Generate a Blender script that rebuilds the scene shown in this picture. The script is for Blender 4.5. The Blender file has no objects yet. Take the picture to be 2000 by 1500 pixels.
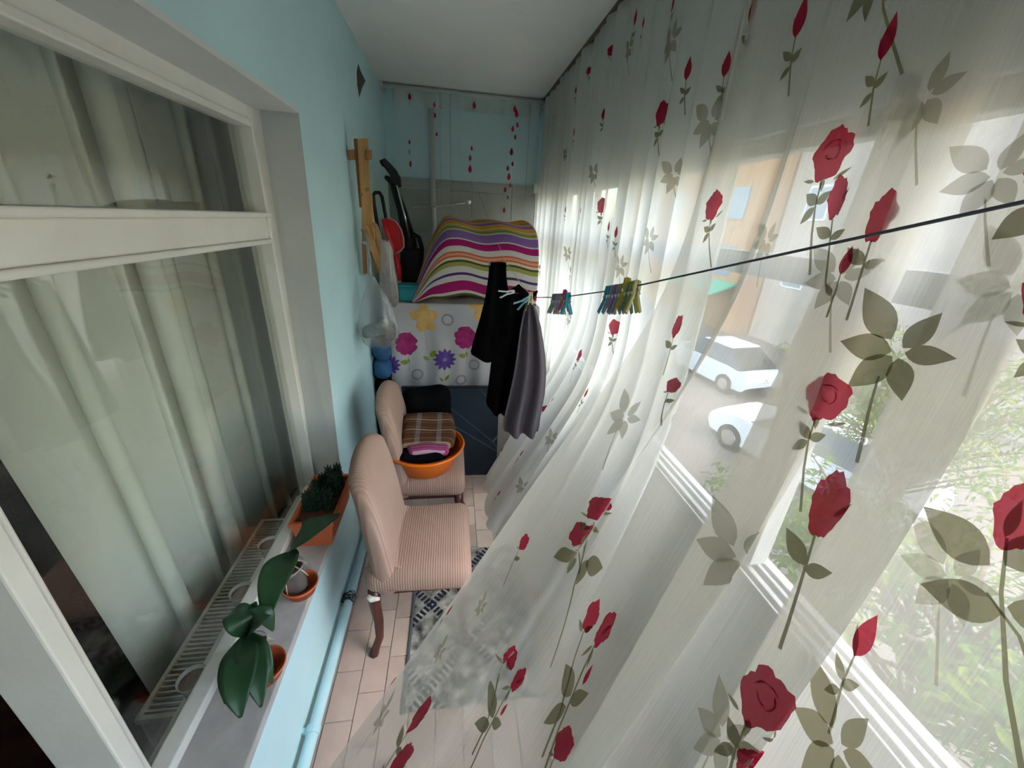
import bpy, bmesh, math, random
import numpy as np
from mathutils import Vector, Matrix
from mathutils.geometry import delaunay_2d_cdt
from mathutils.bvhtree import BVHTree
PI = math.pi
SC = bpy.context.scene
C = SC.collection
rnd = random.Random(7)

# ------------------------------------------------------------ camera
CAM = np.array([0.0, 0.0, 1.69])
F = 755.0                                   # focal length in pixels of the 2000 wide frame
_vy = np.array([-115.0, -325.0]); _roll = 0.058
_b = -(F * F) / (_vy[0] * (-_roll) + _vy[1])
_Y = np.array([_vy[0], _vy[1], F]); _Y /= np.linalg.norm(_Y)
_Z = -np.array([-_roll * _b, _b, F]); _Z /= np.linalg.norm(_Z)
R = np.array([np.cross(_Y, _Z), _Y, _Z])
cam = bpy.data.cameras.new('camera'); cam_o = bpy.data.objects.new('camera', cam); C.objects.link(cam_o)
cam.sensor_fit = 'HORIZONTAL'; cam.sensor_width = 36; cam.lens = 36 * F / 2000
cam.clip_start = 0.02; cam.clip_end = 300
m = Matrix.Identity(4)
for i in range(3):
    m[i][0] = R[i, 0]; m[i][1] = -R[i, 1]; m[i][2] = -R[i, 2]; m[i][3] = CAM[i]
cam_o.matrix_world = m
SC.camera = cam_o

# ------------------------------------------------------------ world, sun, exposure
W = bpy.data.worlds.new('sky'); SC.world = W; W.use_nodes = True
nt = W.node_tree; nt.nodes.clear()
sky = nt.nodes.new('ShaderNodeTexSky'); sky.sky_type = 'NISHITA'; sky.sun_disc = False
sky.sun_elevation = math.radians(52); sky.sun_rotation = math.radians(120); sky.air_density = 1.2; sky.dust_density = 2.2
bg = nt.nodes.new('ShaderNodeBackground'); bg.inputs['Strength'].default_value = 0.60
wo = nt.nodes.new('ShaderNodeOutputWorld')
nt.links.new(sky.outputs[0], bg.inputs['Color']); nt.links.new(bg.outputs[0], wo.inputs['Surface'])
sun = bpy.data.lights.new('sun', 'SUN'); sun.energy = 1.6; sun.angle = 0.009; sun.color = (1, 0.94, 0.84)
sun_o = bpy.data.objects.new('sun', sun); C.objects.link(sun_o); sun_o.location = (-6, -2, 12)
sun_o.rotation_euler = Vector((0.60, 0.30, -0.85)).to_track_quat('-Z', 'Y').to_euler()
vs = SC.view_settings; vs.view_transform = 'Standard'; vs.look = 'None'; vs.gamma = 1; vs.use_curve_mapping = False
vs.exposure = 1.22
SC.cycles.use_denoising = True
SC.cycles.use_adaptive_sampling = True; SC.cycles.adaptive_threshold = 0.1; SC.cycles.adaptive_min_samples = 16
SC.cycles.transparent_max_bounces = 24
SC.cycles.max_bounces = 6; SC.cycles.diffuse_bounces = 4; SC.cycles.transmission_bounces = 6
SC.cycles.sample_clamp_indirect = 8

# ------------------------------------------------------------ helpers
def ray(u, v):
    d = R @ np.array([u - 1000.0, v - 750.0, F]); return d / np.linalg.norm(d)
def onX(u, v, x): d = ray(u, v); return CAM + d * (x / d[0])
def onY(u, v, y): d = ray(u, v); return CAM + d * (y / d[1])
def onZ(u, v, z): d = ray(u, v); return CAM + d * ((z - CAM[2]) / d[2])
def sm(a, b, x):
    t = np.clip((np.asarray(x, float) - a) / (b - a), 0, 1); return t * t * (3 - 2 * t)

MATS = {}
def mat(name, col, rough=0.6, var=0.0, vscale=8.0, bump=0.0, bscale=60.0, metallic=0.0, stretch=None, spec=0.3, col2=None, detail=4):
    if name in MATS: return MATS[name]
    M = bpy.data.materials.new(name); M.use_nodes = True; MATS[name] = M
    N = M.node_tree.nodes; L = M.node_tree.links; p = N['Principled BSDF']
    p.inputs['Base Color'].default_value = (*col, 1); p.inputs['Roughness'].default_value = rough
    p.inputs['Metallic'].default_value = metallic; p.inputs['Specular IOR Level'].default_value = spec
    if var or bump:
        tc = N.new('ShaderNodeTexCoord'); mp = N.new('ShaderNodeMapping'); L.new(tc.outputs['Object'], mp.inputs['Vector'])
        if stretch: mp.inputs['Scale'].default_value = stretch
    if var:
        nz = N.new('ShaderNodeTexNoise'); nz.inputs['Scale'].default_value = vscale; nz.inputs['Detail'].default_value = detail
        L.new(mp.outputs[0], nz.inputs['Vector'])
        rp = N.new('ShaderNodeValToRGB'); c2 = col2 or tuple(min(1, c * (1 + var)) for c in col)
        rp.color_ramp.elements[0].position = 0.3; rp.color_ramp.elements[1].position = 0.7
        rp.color_ramp.elements[0].color = (*[c * (1 - var) for c in col], 1); rp.color_ramp.elements[1].color = (*c2, 1)
        L.new(nz.outputs[0], rp.inputs[0]); L.new(rp.outputs[0], p.inputs['Base Color'])
    if bump:
        n2 = N.new('ShaderNodeTexNoise'); n2.inputs['Scale'].default_value = bscale; n2.inputs['Detail'].default_value = 5
        L.new(mp.outputs[0], n2.inputs['Vector'])
        b = N.new('ShaderNodeBump'); b.inputs['Strength'].default_value = bump; b.inputs['Distance'].default_value = 0.01
        L.new(n2.outputs[0], b.inputs['Height']); L.new(b.outputs[0], p.inputs['Normal'])
    return M

def cloth_mat(name, col, opac, trl=0.5, slub=0.0, rough=0.9):
    """thin woven cloth: open weave lets light through, threads scatter and transmit it"""
    if name in MATS: return MATS[name]
    M = bpy.data.materials.new(name); M.use_nodes = True; MATS[name] = M
    N = M.node_tree.nodes; L = M.node_tree.links; N.clear()
    out = N.new('ShaderNodeOutputMaterial'); tr = N.new('ShaderNodeBsdfTransparent')
    df = N.new('ShaderNodeBsdfDiffuse'); tl = N.new('ShaderNodeBsdfTranslucent')
    df.inputs['Color'].default_value = (*col, 1); tl.inputs['Color'].default_value = (*col, 1)
    m1 = N.new('ShaderNodeMixShader'); m1.inputs[0].default_value = trl
    L.new(df.outputs[0], m1.inputs[1]); L.new(tl.outputs[0], m1.inputs[2])
    m2 = N.new('ShaderNodeMixShader'); m2.inputs[0].default_value = opac
    L.new(tr.outputs[0], m2.inputs[1]); L.new(m1.outputs[0], m2.inputs[2]); L.new((m1 if opac >= 1 else m2).outputs[0], out.inputs['Surface'])
    if opac >= 1: N.remove(m2); N.remove(tr)
    if slub:
        uv = N.new('ShaderNodeUVMap'); mp = N.new('ShaderNodeMapping'); mp.inputs['Scale'].default_value = (520, 5.0, 1)
        nz = N.new('ShaderNodeTexNoise'); nz.inputs['Scale'].default_value = 1.0; nz.inputs['Detail'].default_value = 3
        L.new(uv.outputs[0], mp.inputs['Vector']); L.new(mp.outputs[0], nz.inputs['Vector'])
        mr = N.new('ShaderNodeMapRange'); mr.inputs['From Min'].default_value = 0.35; mr.inputs['From Max'].default_value = 0.78
        mr.inputs['To Min'].default_value = opac - slub * 0.4; mr.inputs['To Max'].default_value = min(1, opac + slub)
        L.new(nz.outputs[0], mr.inputs['Value']); L.new(mr.outputs[0], m2.inputs[0])
    return M

def glass_mat(name, tint=(0.93, 0.97, 0.95), ior=1.5, rough=0.0, haze=0.0):
    if name in MATS: return MATS[name]
    M = bpy.data.materials.new(name); M.use_nodes = True; MATS[name] = M
    N = M.node_tree.nodes; L = M.node_tree.links; N.clear()
    out = N.new('ShaderNodeOutputMaterial'); tr = N.new('ShaderNodeBsdfTransparent'); tr.inputs[0].default_value = (*tint, 1)
    gl = N.new('ShaderNodeBsdfGlossy'); gl.inputs['Roughness'].default_value = rough
    fr = N.new('ShaderNodeFresnel'); ge = N.new('ShaderNodeNewGeometry'); ma = N.new('ShaderNodeMapRange')   # both faces of the sheet reflect alike
    ma.inputs['To Min'].default_value = ior; ma.inputs['To Max'].default_value = 1 / ior
    L.new(ge.outputs['Backfacing'], ma.inputs['Value']); L.new(ma.outputs[0], fr.inputs[0])
    mx = N.new('ShaderNodeMixShader'); L.new(fr.outputs[0], mx.inputs[0]); L.new(tr.outputs[0], mx.inputs[1]); L.new(gl.outputs[0], mx.inputs[2])
    last = mx
    if haze:
        df = N.new('ShaderNodeBsdfDiffuse'); df.inputs[0].default_value = (0.8, 0.8, 0.78, 1)
        m2 = N.new('ShaderNodeMixShader'); m2.inputs[0].default_value = haze
        L.new(mx.outputs[0], m2.inputs[1]); L.new(df.outputs[0], m2.inputs[2]); last = m2
    L.new(last.outputs[0], out.inputs['Surface'])
    return M

ORG = {}
class MB:
    """collects shapes and links them as one mesh object"""
    def __init__(s): s.v = []; s.f = []; s.mi = []; s.uv = {}; s.n = 0
    def add(s, v, f, mi=0, uv=None):
        o = len(s.v); s.v += [tuple(map(float, p)) for p in v]
        for k, q in enumerate(f):
            s.f.append(tuple(i + o for i in q)); s.mi.append(mi)
        if uv is not None:
            for i, t in enumerate(uv): s.uv[o + i] = (float(t[0]), float(t[1]))
        return s
    def box(s, a, b, mi=0, M=None):
        x0, y0, z0 = a; x1, y1, z1 = b
        v = [(x0, y0, z0), (x1, y0, z0), (x1, y1, z0), (x0, y1, z0), (x0, y0, z1), (x1, y0, z1), (x1, y1, z1), (x0, y1, z1)]
        if M is not None: v = [tuple(M @ Vector(p)) for p in v]
        return s.add(v, [(0, 3, 2, 1), (4, 5, 6, 7), (0, 1, 5, 4), (1, 2, 6, 5), (2, 3, 7, 6), (3, 0, 4, 7)], mi)
    def tube(s, path, r, n=10, mi=0, caps=True, sq=1.0):
        P = [Vector(p) for p in path]; k = len(P); rr = r if hasattr(r, '__len__') else [r] * k
        T = [(P[min(i + 1, k - 1)] - P[max(i - 1, 0)]).normalized() for i in range(k)]
        up = Vector((0, 0, 1)) if abs(T[0].z) < 0.9 else Vector((1, 0, 0))
        v = []; f = []; A = T[0].cross(up).normalized()
        for i in range(k):
            A = (A - T[i] * A.dot(T[i])).normalized(); B = T[i].cross(A)
            for j in range(n):
                a = 2 * PI * j / n; v.append(P[i] + A * (math.cos(a) * rr[i]) + B * (math.sin(a) * rr[i] * sq))
        for i in range(k - 1):
            for j in range(n): f.append((i * n + j, i * n + (j + 1) % n, (i + 1) * n + (j + 1) % n, (i + 1) * n + j))
        if caps: f.append(tuple(range(n))[::-1]); f.append(tuple((k - 1) * n + j for j in range(n)))
        return s.add(v, f, mi)
    def lathe(s, prof, c=(0, 0, 0), n=24, mi=0, M=None, sx=1, sy=1):
        v = []; f = []
        for r, z in prof:
            for j in range(n):
                a = 2 * PI * j / n; v.append((c[0] + r * math.cos(a) * sx, c[1] + r * math.sin(a) * sy, c[2] + z))
        if M is not None: v = [tuple(M @ Vector(p)) for p in v]
        for i in range(len(prof) - 1):
            for j in range(n): f.append((i * n + j, i * n + (j + 1) % n, (i + 1) * n + (j + 1) % n, (i + 1) * n + j))
        return s.add(v, f, mi)
    def grid(s, P, uv=None, mi=0, closed_u=False):
        nu, nv = P.shape[:2]; f = []
        for i in range(nu if closed_u else nu - 1):
            i2 = (i + 1) % nu
            for j in range(nv - 1): f.append((i * nv + j, i2 * nv + j, i2 * nv + j + 1, i * nv + j + 1))
        return s.add(P.reshape(-1, 3), f, mi, None if uv is None else uv.reshape(-1, 2))
    def rbox(s, c, size, r, n=9, deform=None, mi=0, M=None):
        h = np.array(size) / 2; r = min(r, min(h) * 0.999); idx = {}; v = []; f = []
        g = np.sort(np.unique(np.round(np.concatenate([np.linspace(-1, 1, n), [-0.97, -0.9, 0.9, 0.97]]), 4)))
        def vid(p):
            key = tuple(np.round(p, 5))
            if key not in idx:
                q = np.array(p) * h; inn = np.clip(q, -(h - r), h - r); d = q - inn; l = np.linalg.norm(d)
                if l > 1e-9: q = inn + d / l * r
                idx[key] = len(v); v.append(q)
            return idx[key]
        for ax in range(3):
            for sgn in (-1, 1):
                a, b = (ax + 1) % 3, (ax + 2) % 3
                for i in range(len(g) - 1):
                    for j in range(len(g) - 1):
                        q = []
                        for (di, dj) in ((0, 0), (1, 0), (1, 1), (0, 1)):
                            p = [0, 0, 0]; p[ax] = sgn; p[a] = g[i + di]; p[b] = g[j + dj]; q.append(vid(p))
                        f.append(tuple(q if sgn > 0 else q[::-1]))
        if deform: v = [np.array(deform(np.array(p))) for p in v]
        if M is not None: v = [np.array(M @ Vector(p)) for p in v]
        return s.add([np.array(p) + np.array(c) for p in v], f, mi)
    def build(s, name, mats, parent=None, org=None, smooth=False, bevel=0.0):
        if not isinstance(mats, (list, tuple)): mats = [mats]
        if parent is not None: o3 = ORG[parent.name]
        else: o3 = Vector(org if org is not None else (0, 0, 0))
        me = bpy.data.meshes.new(name)
        me.from_pydata([(p[0] - o3[0], p[1] - o3[1], p[2] - o3[2]) for p in s.v], [], s.f)
        for q in mats: me.materials.append(q)
        if len(mats) > 1: me.polygons.foreach_set('material_index', s.mi)
        if s.uv:
            ul = me.uv_layers.new(name='UVMap')
            for l in me.loops: ul.data[l.index].uv = s.uv.get(l.vertex_index, (0, 0))
        if smooth: me.polygons.foreach_set('use_smooth', [True] * len(me.polygons))
        me.update()
        o = bpy.data.objects.new(name, me); C.objects.link(o)
        if parent is not None: o.parent = parent
        else: o.location = o3
        ORG[o.name] = o3
        if bevel:
            b = o.modifiers.new('bevel', 'BEVEL'); b.width = bevel; b.segments = 2; b.limit_method = 'ANGLE'
        return o
def thing(name, loc, label=None, cat=None, group=None, kind=None):
    o = bpy.data.objects.new(name, None); C.objects.link(o); o.location = tuple(map(float, loc)); o.empty_display_size = 0.05
    ORG[o.name] = Vector(tuple(map(float, loc))); return tag(o, label, cat, group, kind)
def tag(o, label=None, cat=None, group=None, kind=None):
    if label: o['label'] = label
    if cat: o['category'] = cat
    if group: o['group'] = group
    if kind: o['kind'] = kind
    return o
def dup(o, loc, label=None, parent=None, rot=None, mats=None):
    c = o.copy(); C.objects.link(c)
    if parent is None: c.location = loc
    else: c.parent = parent
    if rot is not None: c.rotation_euler = rot
    if label: c['label'] = label
    for ch in list(o.children): dup(ch, None, parent=c)
    return c
def part(o, label): o['label'] = label; return o

# ------------------------------------------------------------ materials
BLUE = mat('blue_wall_paint', (0.54, 0.78, 0.81), 0.55, 0.05, 2.5, 0.12, 25)
WHITEP = mat('white_gloss_paint', (0.80, 0.79, 0.72), 0.35, 0.05, 5, 0.12, 30, spec=0.5)
REVEAL = mat('grey_white_plaster', (0.68, 0.70, 0.68), 0.6, 0.04, 4, 0.1, 30)
CEIL = mat('ceiling_white', (0.80, 0.80, 0.77), 0.8, 0.03, 3)
STONE = mat('sill_stone', (0.42, 0.41, 0.385), 0.5, 0.22, 9, 0.1, 40)
TERRA = mat('terracotta_plastic', (0.55, 0.13, 0.05), 0.5, 0.08, 9)
LEAF = mat('orchid_leaf', (0.016, 0.060, 0.020), 0.4, 0.25, 10, spec=0.5)
SUCC = mat('succulent_leaf', (0.020, 0.055, 0.030), 0.5, 0.3, 40)
BARK = mat('bark_mix', (0.16, 0.06, 0.03), 0.9, 0.5, 60, 0.6, 80)
ROOT = mat('orchid_root', (0.55, 0.50, 0.36), 0.7)
BLACKC = mat('black_cloth', (0.005, 0.005, 0.006), 0.95, 0.2, 20, 0.2, 200, spec=0.03)
GREYC = mat('mauve_grey_cloth', (0.085, 0.070, 0.085), 0.8, 0.18, 9, 0.2, 120, stretch=(1, 1, 0.3))
WOOD = mat('pine_wood', (0.52, 0.27, 0.10), 0.5, 0.22, 5, 0.06, 40, stretch=(6, 6, 0.6))
DWOOD = mat('dark_red_wood', (0.075, 0.018, 0.014), 0.35, 0.2, 12, spec=0.5)
ORANGE = mat('orange_plastic', (0.80, 0.16, 0.005), 0.35, spec=0.5)
REDP = mat('red_plastic', (0.60, 0.008, 0.012), 0.35, spec=0.5)
TEAL = mat('teal_plastic', (0.01, 0.22, 0.25), 0.4, spec=0.5)
BLACKP = mat('black_plastic', (0.012, 0.014, 0.014), 0.4)
CHROME = mat('chrome', (0.75, 0.75, 0.75), 0.2, metallic=1.0)
PIPEB = mat('blue_pipe_paint', (0.45, 0.70, 0.76), 0.4, 0.08, 8, spec=0.5)
ALU = mat('white_aluminium', (0.50, 0.50, 0.48), 0.35, spec=0.5)

# ============================================================ SETTING
XL, XR, YF, ZC = -0.516, 0.80, 3.60, 2.55          # left wall face, right wall face, far wall, ceiling
YB = -1.9
# window opening in the left wall
WY0, WY1, WZ0, WZ1 = -0.75, 1.62, 0.45, 2.0
XG = -0.655                                          # frame front plane of the left window
b = MB()
b.box((-0.735, YB, -0.12), (XL, YF, WZ0 - 0.03)); b.box((-0.74, YB, WZ1), (XL, YF, ZC + 0.1))
b.box((-0.74, 1.70, WZ0 - 0.03), (XL, YF, WZ1)); b.box((-0.74, YB, WZ0 - 0.03), (XL, WY0, WZ1))
b.add([(XL, 1.555, WZ0 - .03), (XL, 1.655, WZ1), (XL, 1.70, WZ1), (XL, 1.70, WZ0 - .03), (XG - .01, 1.625, WZ0 - .03), (XG - .01, 1.70, WZ1), (XG - .01, 1.72, WZ1), (XG - .01, 1.72, WZ0 - .03)], [(3, 2, 1, 0), (4, 5, 6, 7)], 0)
b.add([(XL, 1.555, WZ0 - .03), (XL, 1.655, WZ1), (XG - .01, 1.70, WZ1), (XG - .01, 1.625, WZ0 - .03)], [(0, 1, 2, 3)], 1)
tag(b.build('wall_left', [BLUE, REVEAL]), 'pale blue painted balcony wall with the old white window', kind='structure')
b = MB(); b.box((-0.74, YB - 0.1, ZC), (1.6, YF + 0.1, ZC + 0.2))
tag(b.build('ceiling', CEIL), 'plain off-white balcony ceiling', kind='structure')
# far wall and its grey tiles
wf = thing('wall_far', (0, YF, 0), 'far end wall, blue above and grey tiled below', kind='structure')
b = MB(); b.box((-0.74, YF, -0.12), (1.0, YF + 0.12, ZC + 0.1)); b.build('wall_surface', BLUE, wf)
TILEG = [mat('grey_tile_%d' % i, c, 0.3, 0.06, 6, spec=0.5) for i, c in enumerate([(0.30, 0.31, 0.28), (0.27, 0.28, 0.25), (0.33, 0.33, 0.29)])]
k = 0
for row, (z0, z1) in enumerate([(1.895, 1.97), (1.56, 1.89), (1.22, 1.555)]):
    for cidx in range(4):
        x0 = -0.512 + cidx * 0.335; x1 = min(x0 + 0.33, 0.795)
        b = MB(); b.box((x0, YF - 0.012, z0), (x1, YF - 0.001, z1)); b.build('wall_tile', TILEG[k % 3], wf, bevel=0.002); k += 1
# right wall: parapet, lintel
PARA = mat('parapet_white', (0.66, 0.67, 0.66), 0.6, 0.03, 4)
wr = thing('wall_right', (XR, 0, 0), 'white parapet and lintel of the glazed outer side', kind='structure')
b = MB(); b.box((XR, YB, -0.12), (XR + 0.14, YF, 0.79)); b.build('parapet', PARA, wr)
b = MB(); b.box((XR, YB, 1.93), (XR + 0.14, YF, ZC)); b.build('lintel', PARA, wr)
b = MB(); b.box((-0.74, YB - 0.1, -0.12), (XR + 0.14, YB, ZC)); tag(b.build('wall_back', BLUE), 'pale blue end wall behind the viewer', kind='structure')
# floor with tiles
GROUT = mat('floor_grout', (0.36, 0.33, 0.31), 0.9)
fl = thing('floor', (0, 0, 0), 'balcony floor of narrow pinkish beige tiles', kind='structure')
b = MB(); b.box((-0.74, YB, -0.12), (XR + 0.14, YF, -0.004)); b.build('floor_slab', GROUT, fl)
TF = [mat('floor_tile_%d' % i, c, 0.45, 0.07, 12, spec=0.4) for i, c in enumerate([(0.47, 0.37, 0.32), (0.51, 0.42, 0.36), (0.43, 0.34, 0.295), (0.53, 0.45, 0.39)])]
tiles = []
for i in range(4):
    b = MB(); b.box((-0.0475, -0.083, -0.006), (0.0475, 0.083, 0.0)); t = b.build('floor_tile', TF[i], fl, bevel=0.0015); tiles.append(t)
used = [False] * 4
for ix in range(12):
    off = (0.0, 0.085, 0.04, 0.12)[ix % 4]
    for iy in range(14):
        x = -0.466 + 0.0475 + ix * 0.0985; y = 0.28 + off + iy * 0.17; q = rnd.randrange(4)
        if y > 2.6: continue
        if not used[q]: tiles[q].location = (x, y, 0); used[q] = True
        else:
            c = tiles[q].copy(); C.objects.link(c); c.parent = fl; c.location = (x, y, 0)

# ---- left window
win = thing('window_1', (XG, 0.5, WZ0), 'old white painted wooden window looking into the room', kind='structure')
def wpart(name, a, bb, mt=WHITEP, bev=0.004, par=None):
    q = MB(); q.box(a, bb); return q.build(name, mt, par or win, bevel=bev)
wpart('frame_head', (XG - 0.07, WY0, 1.945), (XG, 1.60, 2.0)); wpart('frame_head_bead', (XG - 0.05, 0.5, 1.925), (XG + 0.012, 1.584, 1.945))
wpart('frame_jamb', (XG - 0.07, 1.60, WZ0), (XG, 1.72, 2.0)); wpart('jamb_bead', (XG - 0.05, 1.585, WZ0 + 0.05), (XG + 0.012, 1.60, 1.945))
wpart('transom', (XG - 0.07, WY0, 1.585), (XG + 0.004, 1.60, 1.655)); wpart('transom_bead', (XG - 0.05, WY0, 1.655), (XG + 0.02, 1.60, 1.672)); wpart('transom_lower_bead', (XG - 0.05, 0.53, 1.570), (XG + 0.014, 1.60, 1.585))
wpart('frame_sill', (XG - 0.05, WY0, WZ0 - 0.0), (XG, 1.60, WZ0 + 0.030)); wpart('sash_bottom_rail', (XG - 0.035, 0.53, WZ0 + 0.030), (XG + 0.012, 1.60, WZ0 + 0.055))
wpart('mullion', (XG - 0.093, 0.498, WZ0), (XG + 0.012, 0.530, 1.585)); wpart('mullion_bead', (XG - 0.05, 0.530, WZ0 + 0.05), (XG + 0.004, 0.545, 1.585))
GL = glass_mat('window_glass', (0.96, 0.98, 0.96), 1.52)
wpart('pane', (XG - 0.030, 0.53, WZ0 + 0.06), (XG - 0.026, 1.60, 1.585), GL, 0); wpart('pane', (XG - 0.030, WY0, 1.66), (XG - 0.026, 1.60, 1.93), GL, 0)
# plastered reveal and stone sill
tr = thing('trim_1', (XL, 1.6, WZ0), 'grey white plastered reveal around the window', kind='structure')
b = MB()
b.box((XG - 0.001, WY0, WZ1 - 0.012), (XL + 0.002, 1.655, WZ1 + 0.001))
b.build('reveal', REVEAL, tr)
b = MB(); b.box((XG - 0.01, WY0, WZ0 - 0.03), (XL + 0.016, 1.60, WZ0)); tag(b.build('trim_2', STONE, org=(XL, 0.5, WZ0 - 0.03), bevel=0.004), 'grey stone window sill under the potted plants', kind='structure')
# room behind the window
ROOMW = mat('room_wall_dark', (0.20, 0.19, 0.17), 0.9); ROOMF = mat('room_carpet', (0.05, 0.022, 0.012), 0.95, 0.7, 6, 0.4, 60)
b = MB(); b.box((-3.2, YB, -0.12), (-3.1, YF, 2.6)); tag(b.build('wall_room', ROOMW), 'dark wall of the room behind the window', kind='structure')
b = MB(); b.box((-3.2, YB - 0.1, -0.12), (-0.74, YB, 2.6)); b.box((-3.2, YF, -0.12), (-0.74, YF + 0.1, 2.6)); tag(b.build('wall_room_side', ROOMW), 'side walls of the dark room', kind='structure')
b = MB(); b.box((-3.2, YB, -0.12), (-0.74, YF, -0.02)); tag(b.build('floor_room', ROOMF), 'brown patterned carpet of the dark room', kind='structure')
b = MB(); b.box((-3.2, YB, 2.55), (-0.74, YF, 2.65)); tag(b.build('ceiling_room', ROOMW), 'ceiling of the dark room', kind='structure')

# ---- right window
wn = thing('window_2', (XR + 0.05, 0, 0.79), 'white framed sliding balcony window behind the rose curtains', kind='structure')
def w2(name, a, bb, mt=ALU, bev=0.003):
    q = MB(); q.box(a, bb); return q.build(name, mt, wn, bevel=bev)
xa, xb = XR + 0.025, XR + 0.075
w2('bottom_rail', (xa, YB, 0.79), (xa + .018, YF, 0.815)); w2('bottom_rail', (xb - .014, YB, 0.79), (xb, YF, 0.815)); w2('track_lip', (XR + 0.004, YB, 0.79), (XR + 0.012, YF, 0.812)); w2('track_lip', (XR + 0.09, YB, 0.79), (XR + 0.098, YF, 0.812))
w2('top_rail', (xa, YB, 1.885), (xb, YF, 1.93)); w2('transom', (xa, YB, 1.585), (xb, YF, 1.647))
for y in (0.70, 1.72, 2.65, -0.55, YF - 0.08):
    w2('mullion', (xa - 0.003, y, 0.83), (xb, y + 0.045, 1.885)); w2('sash_stile', (xa - 0.012, y + 0.047, 0.83), (xb - 0.01, y + 0.078, 1.585))
GL2 = glass_mat('balcony_glass', (0.95, 0.97, 0.96), 1.45)
for y0, y1 in ((0.745, 1.72), (1.765, 2.65), (2.695, YF - 0.08)):
    w2('pane', (XR + 0.048, y0, 0.80), (XR + 0.052, y1, 1.585), GL2, 0); w2('upper_pane', (XR + 0.048, y0, 1.647), (XR + 0.052, y1, 1.885), GL2, 0)

# ============================================================ OUTSIDE
ZG = -3.2
GRD = mat('street_ground', (0.20, 0.165, 0.135), 0.9, 0.15, 0.8, 0.2, 30)
b = MB(); b.box((0.95, -30, ZG - 0.1), (60, 60, ZG)); tag(b.build('ground', GRD), 'sunlit pale ground of the street below', kind='structure')
STUC = mat('cream_stucco', (0.42, 0.36, 0.29), 0.9, 0.10, 3, 0.4, 18); PEACH = mat('peach_render', (0.50, 0.27, 0.13), 0.9, 0.06, 3)
WINB = mat('far_window_glass', (0.16, 0.24, 0.32), 0.15, spec=0.8); ROOFG = mat('shop_awning_green', (0.06, 0.40, 0.24), 0.6); WHT = mat('far_white', (0.7, 0.7, 0.68), 0.6)
bd = thing('building', (16, 14, ZG), 'sunlit cream rendered building across the street', 'building')
b = MB(); b.box((15.5, 6.5, ZG), (24, 18, 9)); b.build('wall', STUC, bd)
for iz, z in enumerate((-0.5, 2.4, 5.3)):
    for y in (16.3,):
        q = MB(); q.box((15.46, y - 0.6, z), (15.55, y + 0.6, z + 1.4)); wq = q.build('window', WHT, bd); q = MB(); q.box((15.44, y - 0.5, z + 0.1), (15.47, y + 0.5, z + 1.3)); q.build('window_pane', WINB, wq)
bp = thing('building', (16, 22, ZG), 'peach rendered building further up the street', 'building')
b = MB(); b.box((14.5, 18.2, ZG), (24, 34, 8)); b.build('wall', PEACH, bp)
for z in (-0.4, 2.4, 5.2):
    for y in (20, 23, 26, 29):
        q = MB(); q.box((14.45, y - 0.6, z), (14.55, y + 0.6, z + 1.5)); q.build('window', WINB, bp)
q = MB(); q.add([(14.5, 18.6, -0.7), (14.5, 24, -0.7), (13.2, 24, -1.2), (13.2, 18.6, -1.2), (14.5, 18.6, -0.78), (14.5, 24, -0.78), (13.2, 24, -1.3), (13.2, 18.6, -1.3)], [(0, 1, 2, 3), (4, 7, 6, 5), (2, 6, 7, 3), (0, 3, 7, 4), (1, 5, 6, 2)]); q.build('awning', ROOFG, bp)

def car(loc, rz, colr, label, name='car'):
    paint = mat('car_paint_' + colr[0], colr[1], 0.25, spec=0.6); gls = mat('car_glass', (0.02, 0.025, 0.03), 0.1, spec=0.8); tyre = mat('tyre', (0.02, 0.02, 0.02), 0.8)
    root = thing(name, loc, label, 'car', 'cars parked in the street'); ORG[root.name] = Vector((0, 0, 0))
    sec = [(-2.1, .45, .62, .70), (-2.0, .30, .85, .80), (-1.3, .25, .92, .85), (0, .25, .92, .86), (1.2, .25, .90, .85), (1.9, .28, .78, .80), (2.1, .40, .62, .68)]
    P = np.array([[(-w, x, z0), (-w, x, (z0 + z1) / 2), (-w * .96, x, z1), (-w * .5, x, z1 + .03), (w * .5, x, z1 + .03), (w * .96, x, z1), (w, x, (z0 + z1) / 2), (w, x, z0)] for x, z0, z1, w in [(s[0], s[1], s[2], s[3]) for s in sec]])
    b = MB(); b.grid(P); n = P.shape[1]
    b.f.append(tuple(range(n))); b.mi.append(0); b.f.append(tuple(range((len(sec) - 1) * n, len(sec) * n))[::-1]); b.mi.append(0)
    b.f.append(None); b.f.pop()
    b.build('body', paint, root, smooth=False)
    cs = [(-1.75, .92, .76), (-1.1, 1.42, .60), (0.2, 1.46, .62), (0.95, .92, .76)]
    P = np.array([[(-.78 if z < 1 else -w, x, .90 if z > 1 else z), (-w, x, z), (w, x, z), (.78 if z < 1 else w, x, .90 if z > 1 else z)] for x, z, w in cs])
    P[1, 0] = (-.78, -1.1, .9); P[1, 3] = (.78, -1.1, .9); P[2, 0] = (-.78, .2, .9); P[2, 3] = (.78, .2, .9)
    b = MB(); b.grid(P); cb = b.build('cabin_glass', gls, root)
    b = MB(); b.box((-.60, -1.05, 1.42), (.60, .18, 1.48)); b.build('roof', paint, root, bevel=.03)
    for sx in (-1, 1):
        for yy in (-1.3, 1.3):
            M = Matrix.Translation((sx * .78, yy, .32)) @ Matrix.Rotation(PI / 2, 4, 'Y')
            b = MB(); b.lathe([(0, -.1), (.2, -.1), (.32, -.09), (.32, .09), (.2, .1), (0, .1)], n=18, M=M); w_ = b.build('wheel', tyre, root)
            b = MB(); b.lathe([(0, sx * .105), (.19, sx * .105), (.2, sx * .09)], n=14, M=M); b.build('hubcap', CHROME, w_)
    root.rotation_euler = (0, 0, rz); return root
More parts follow.
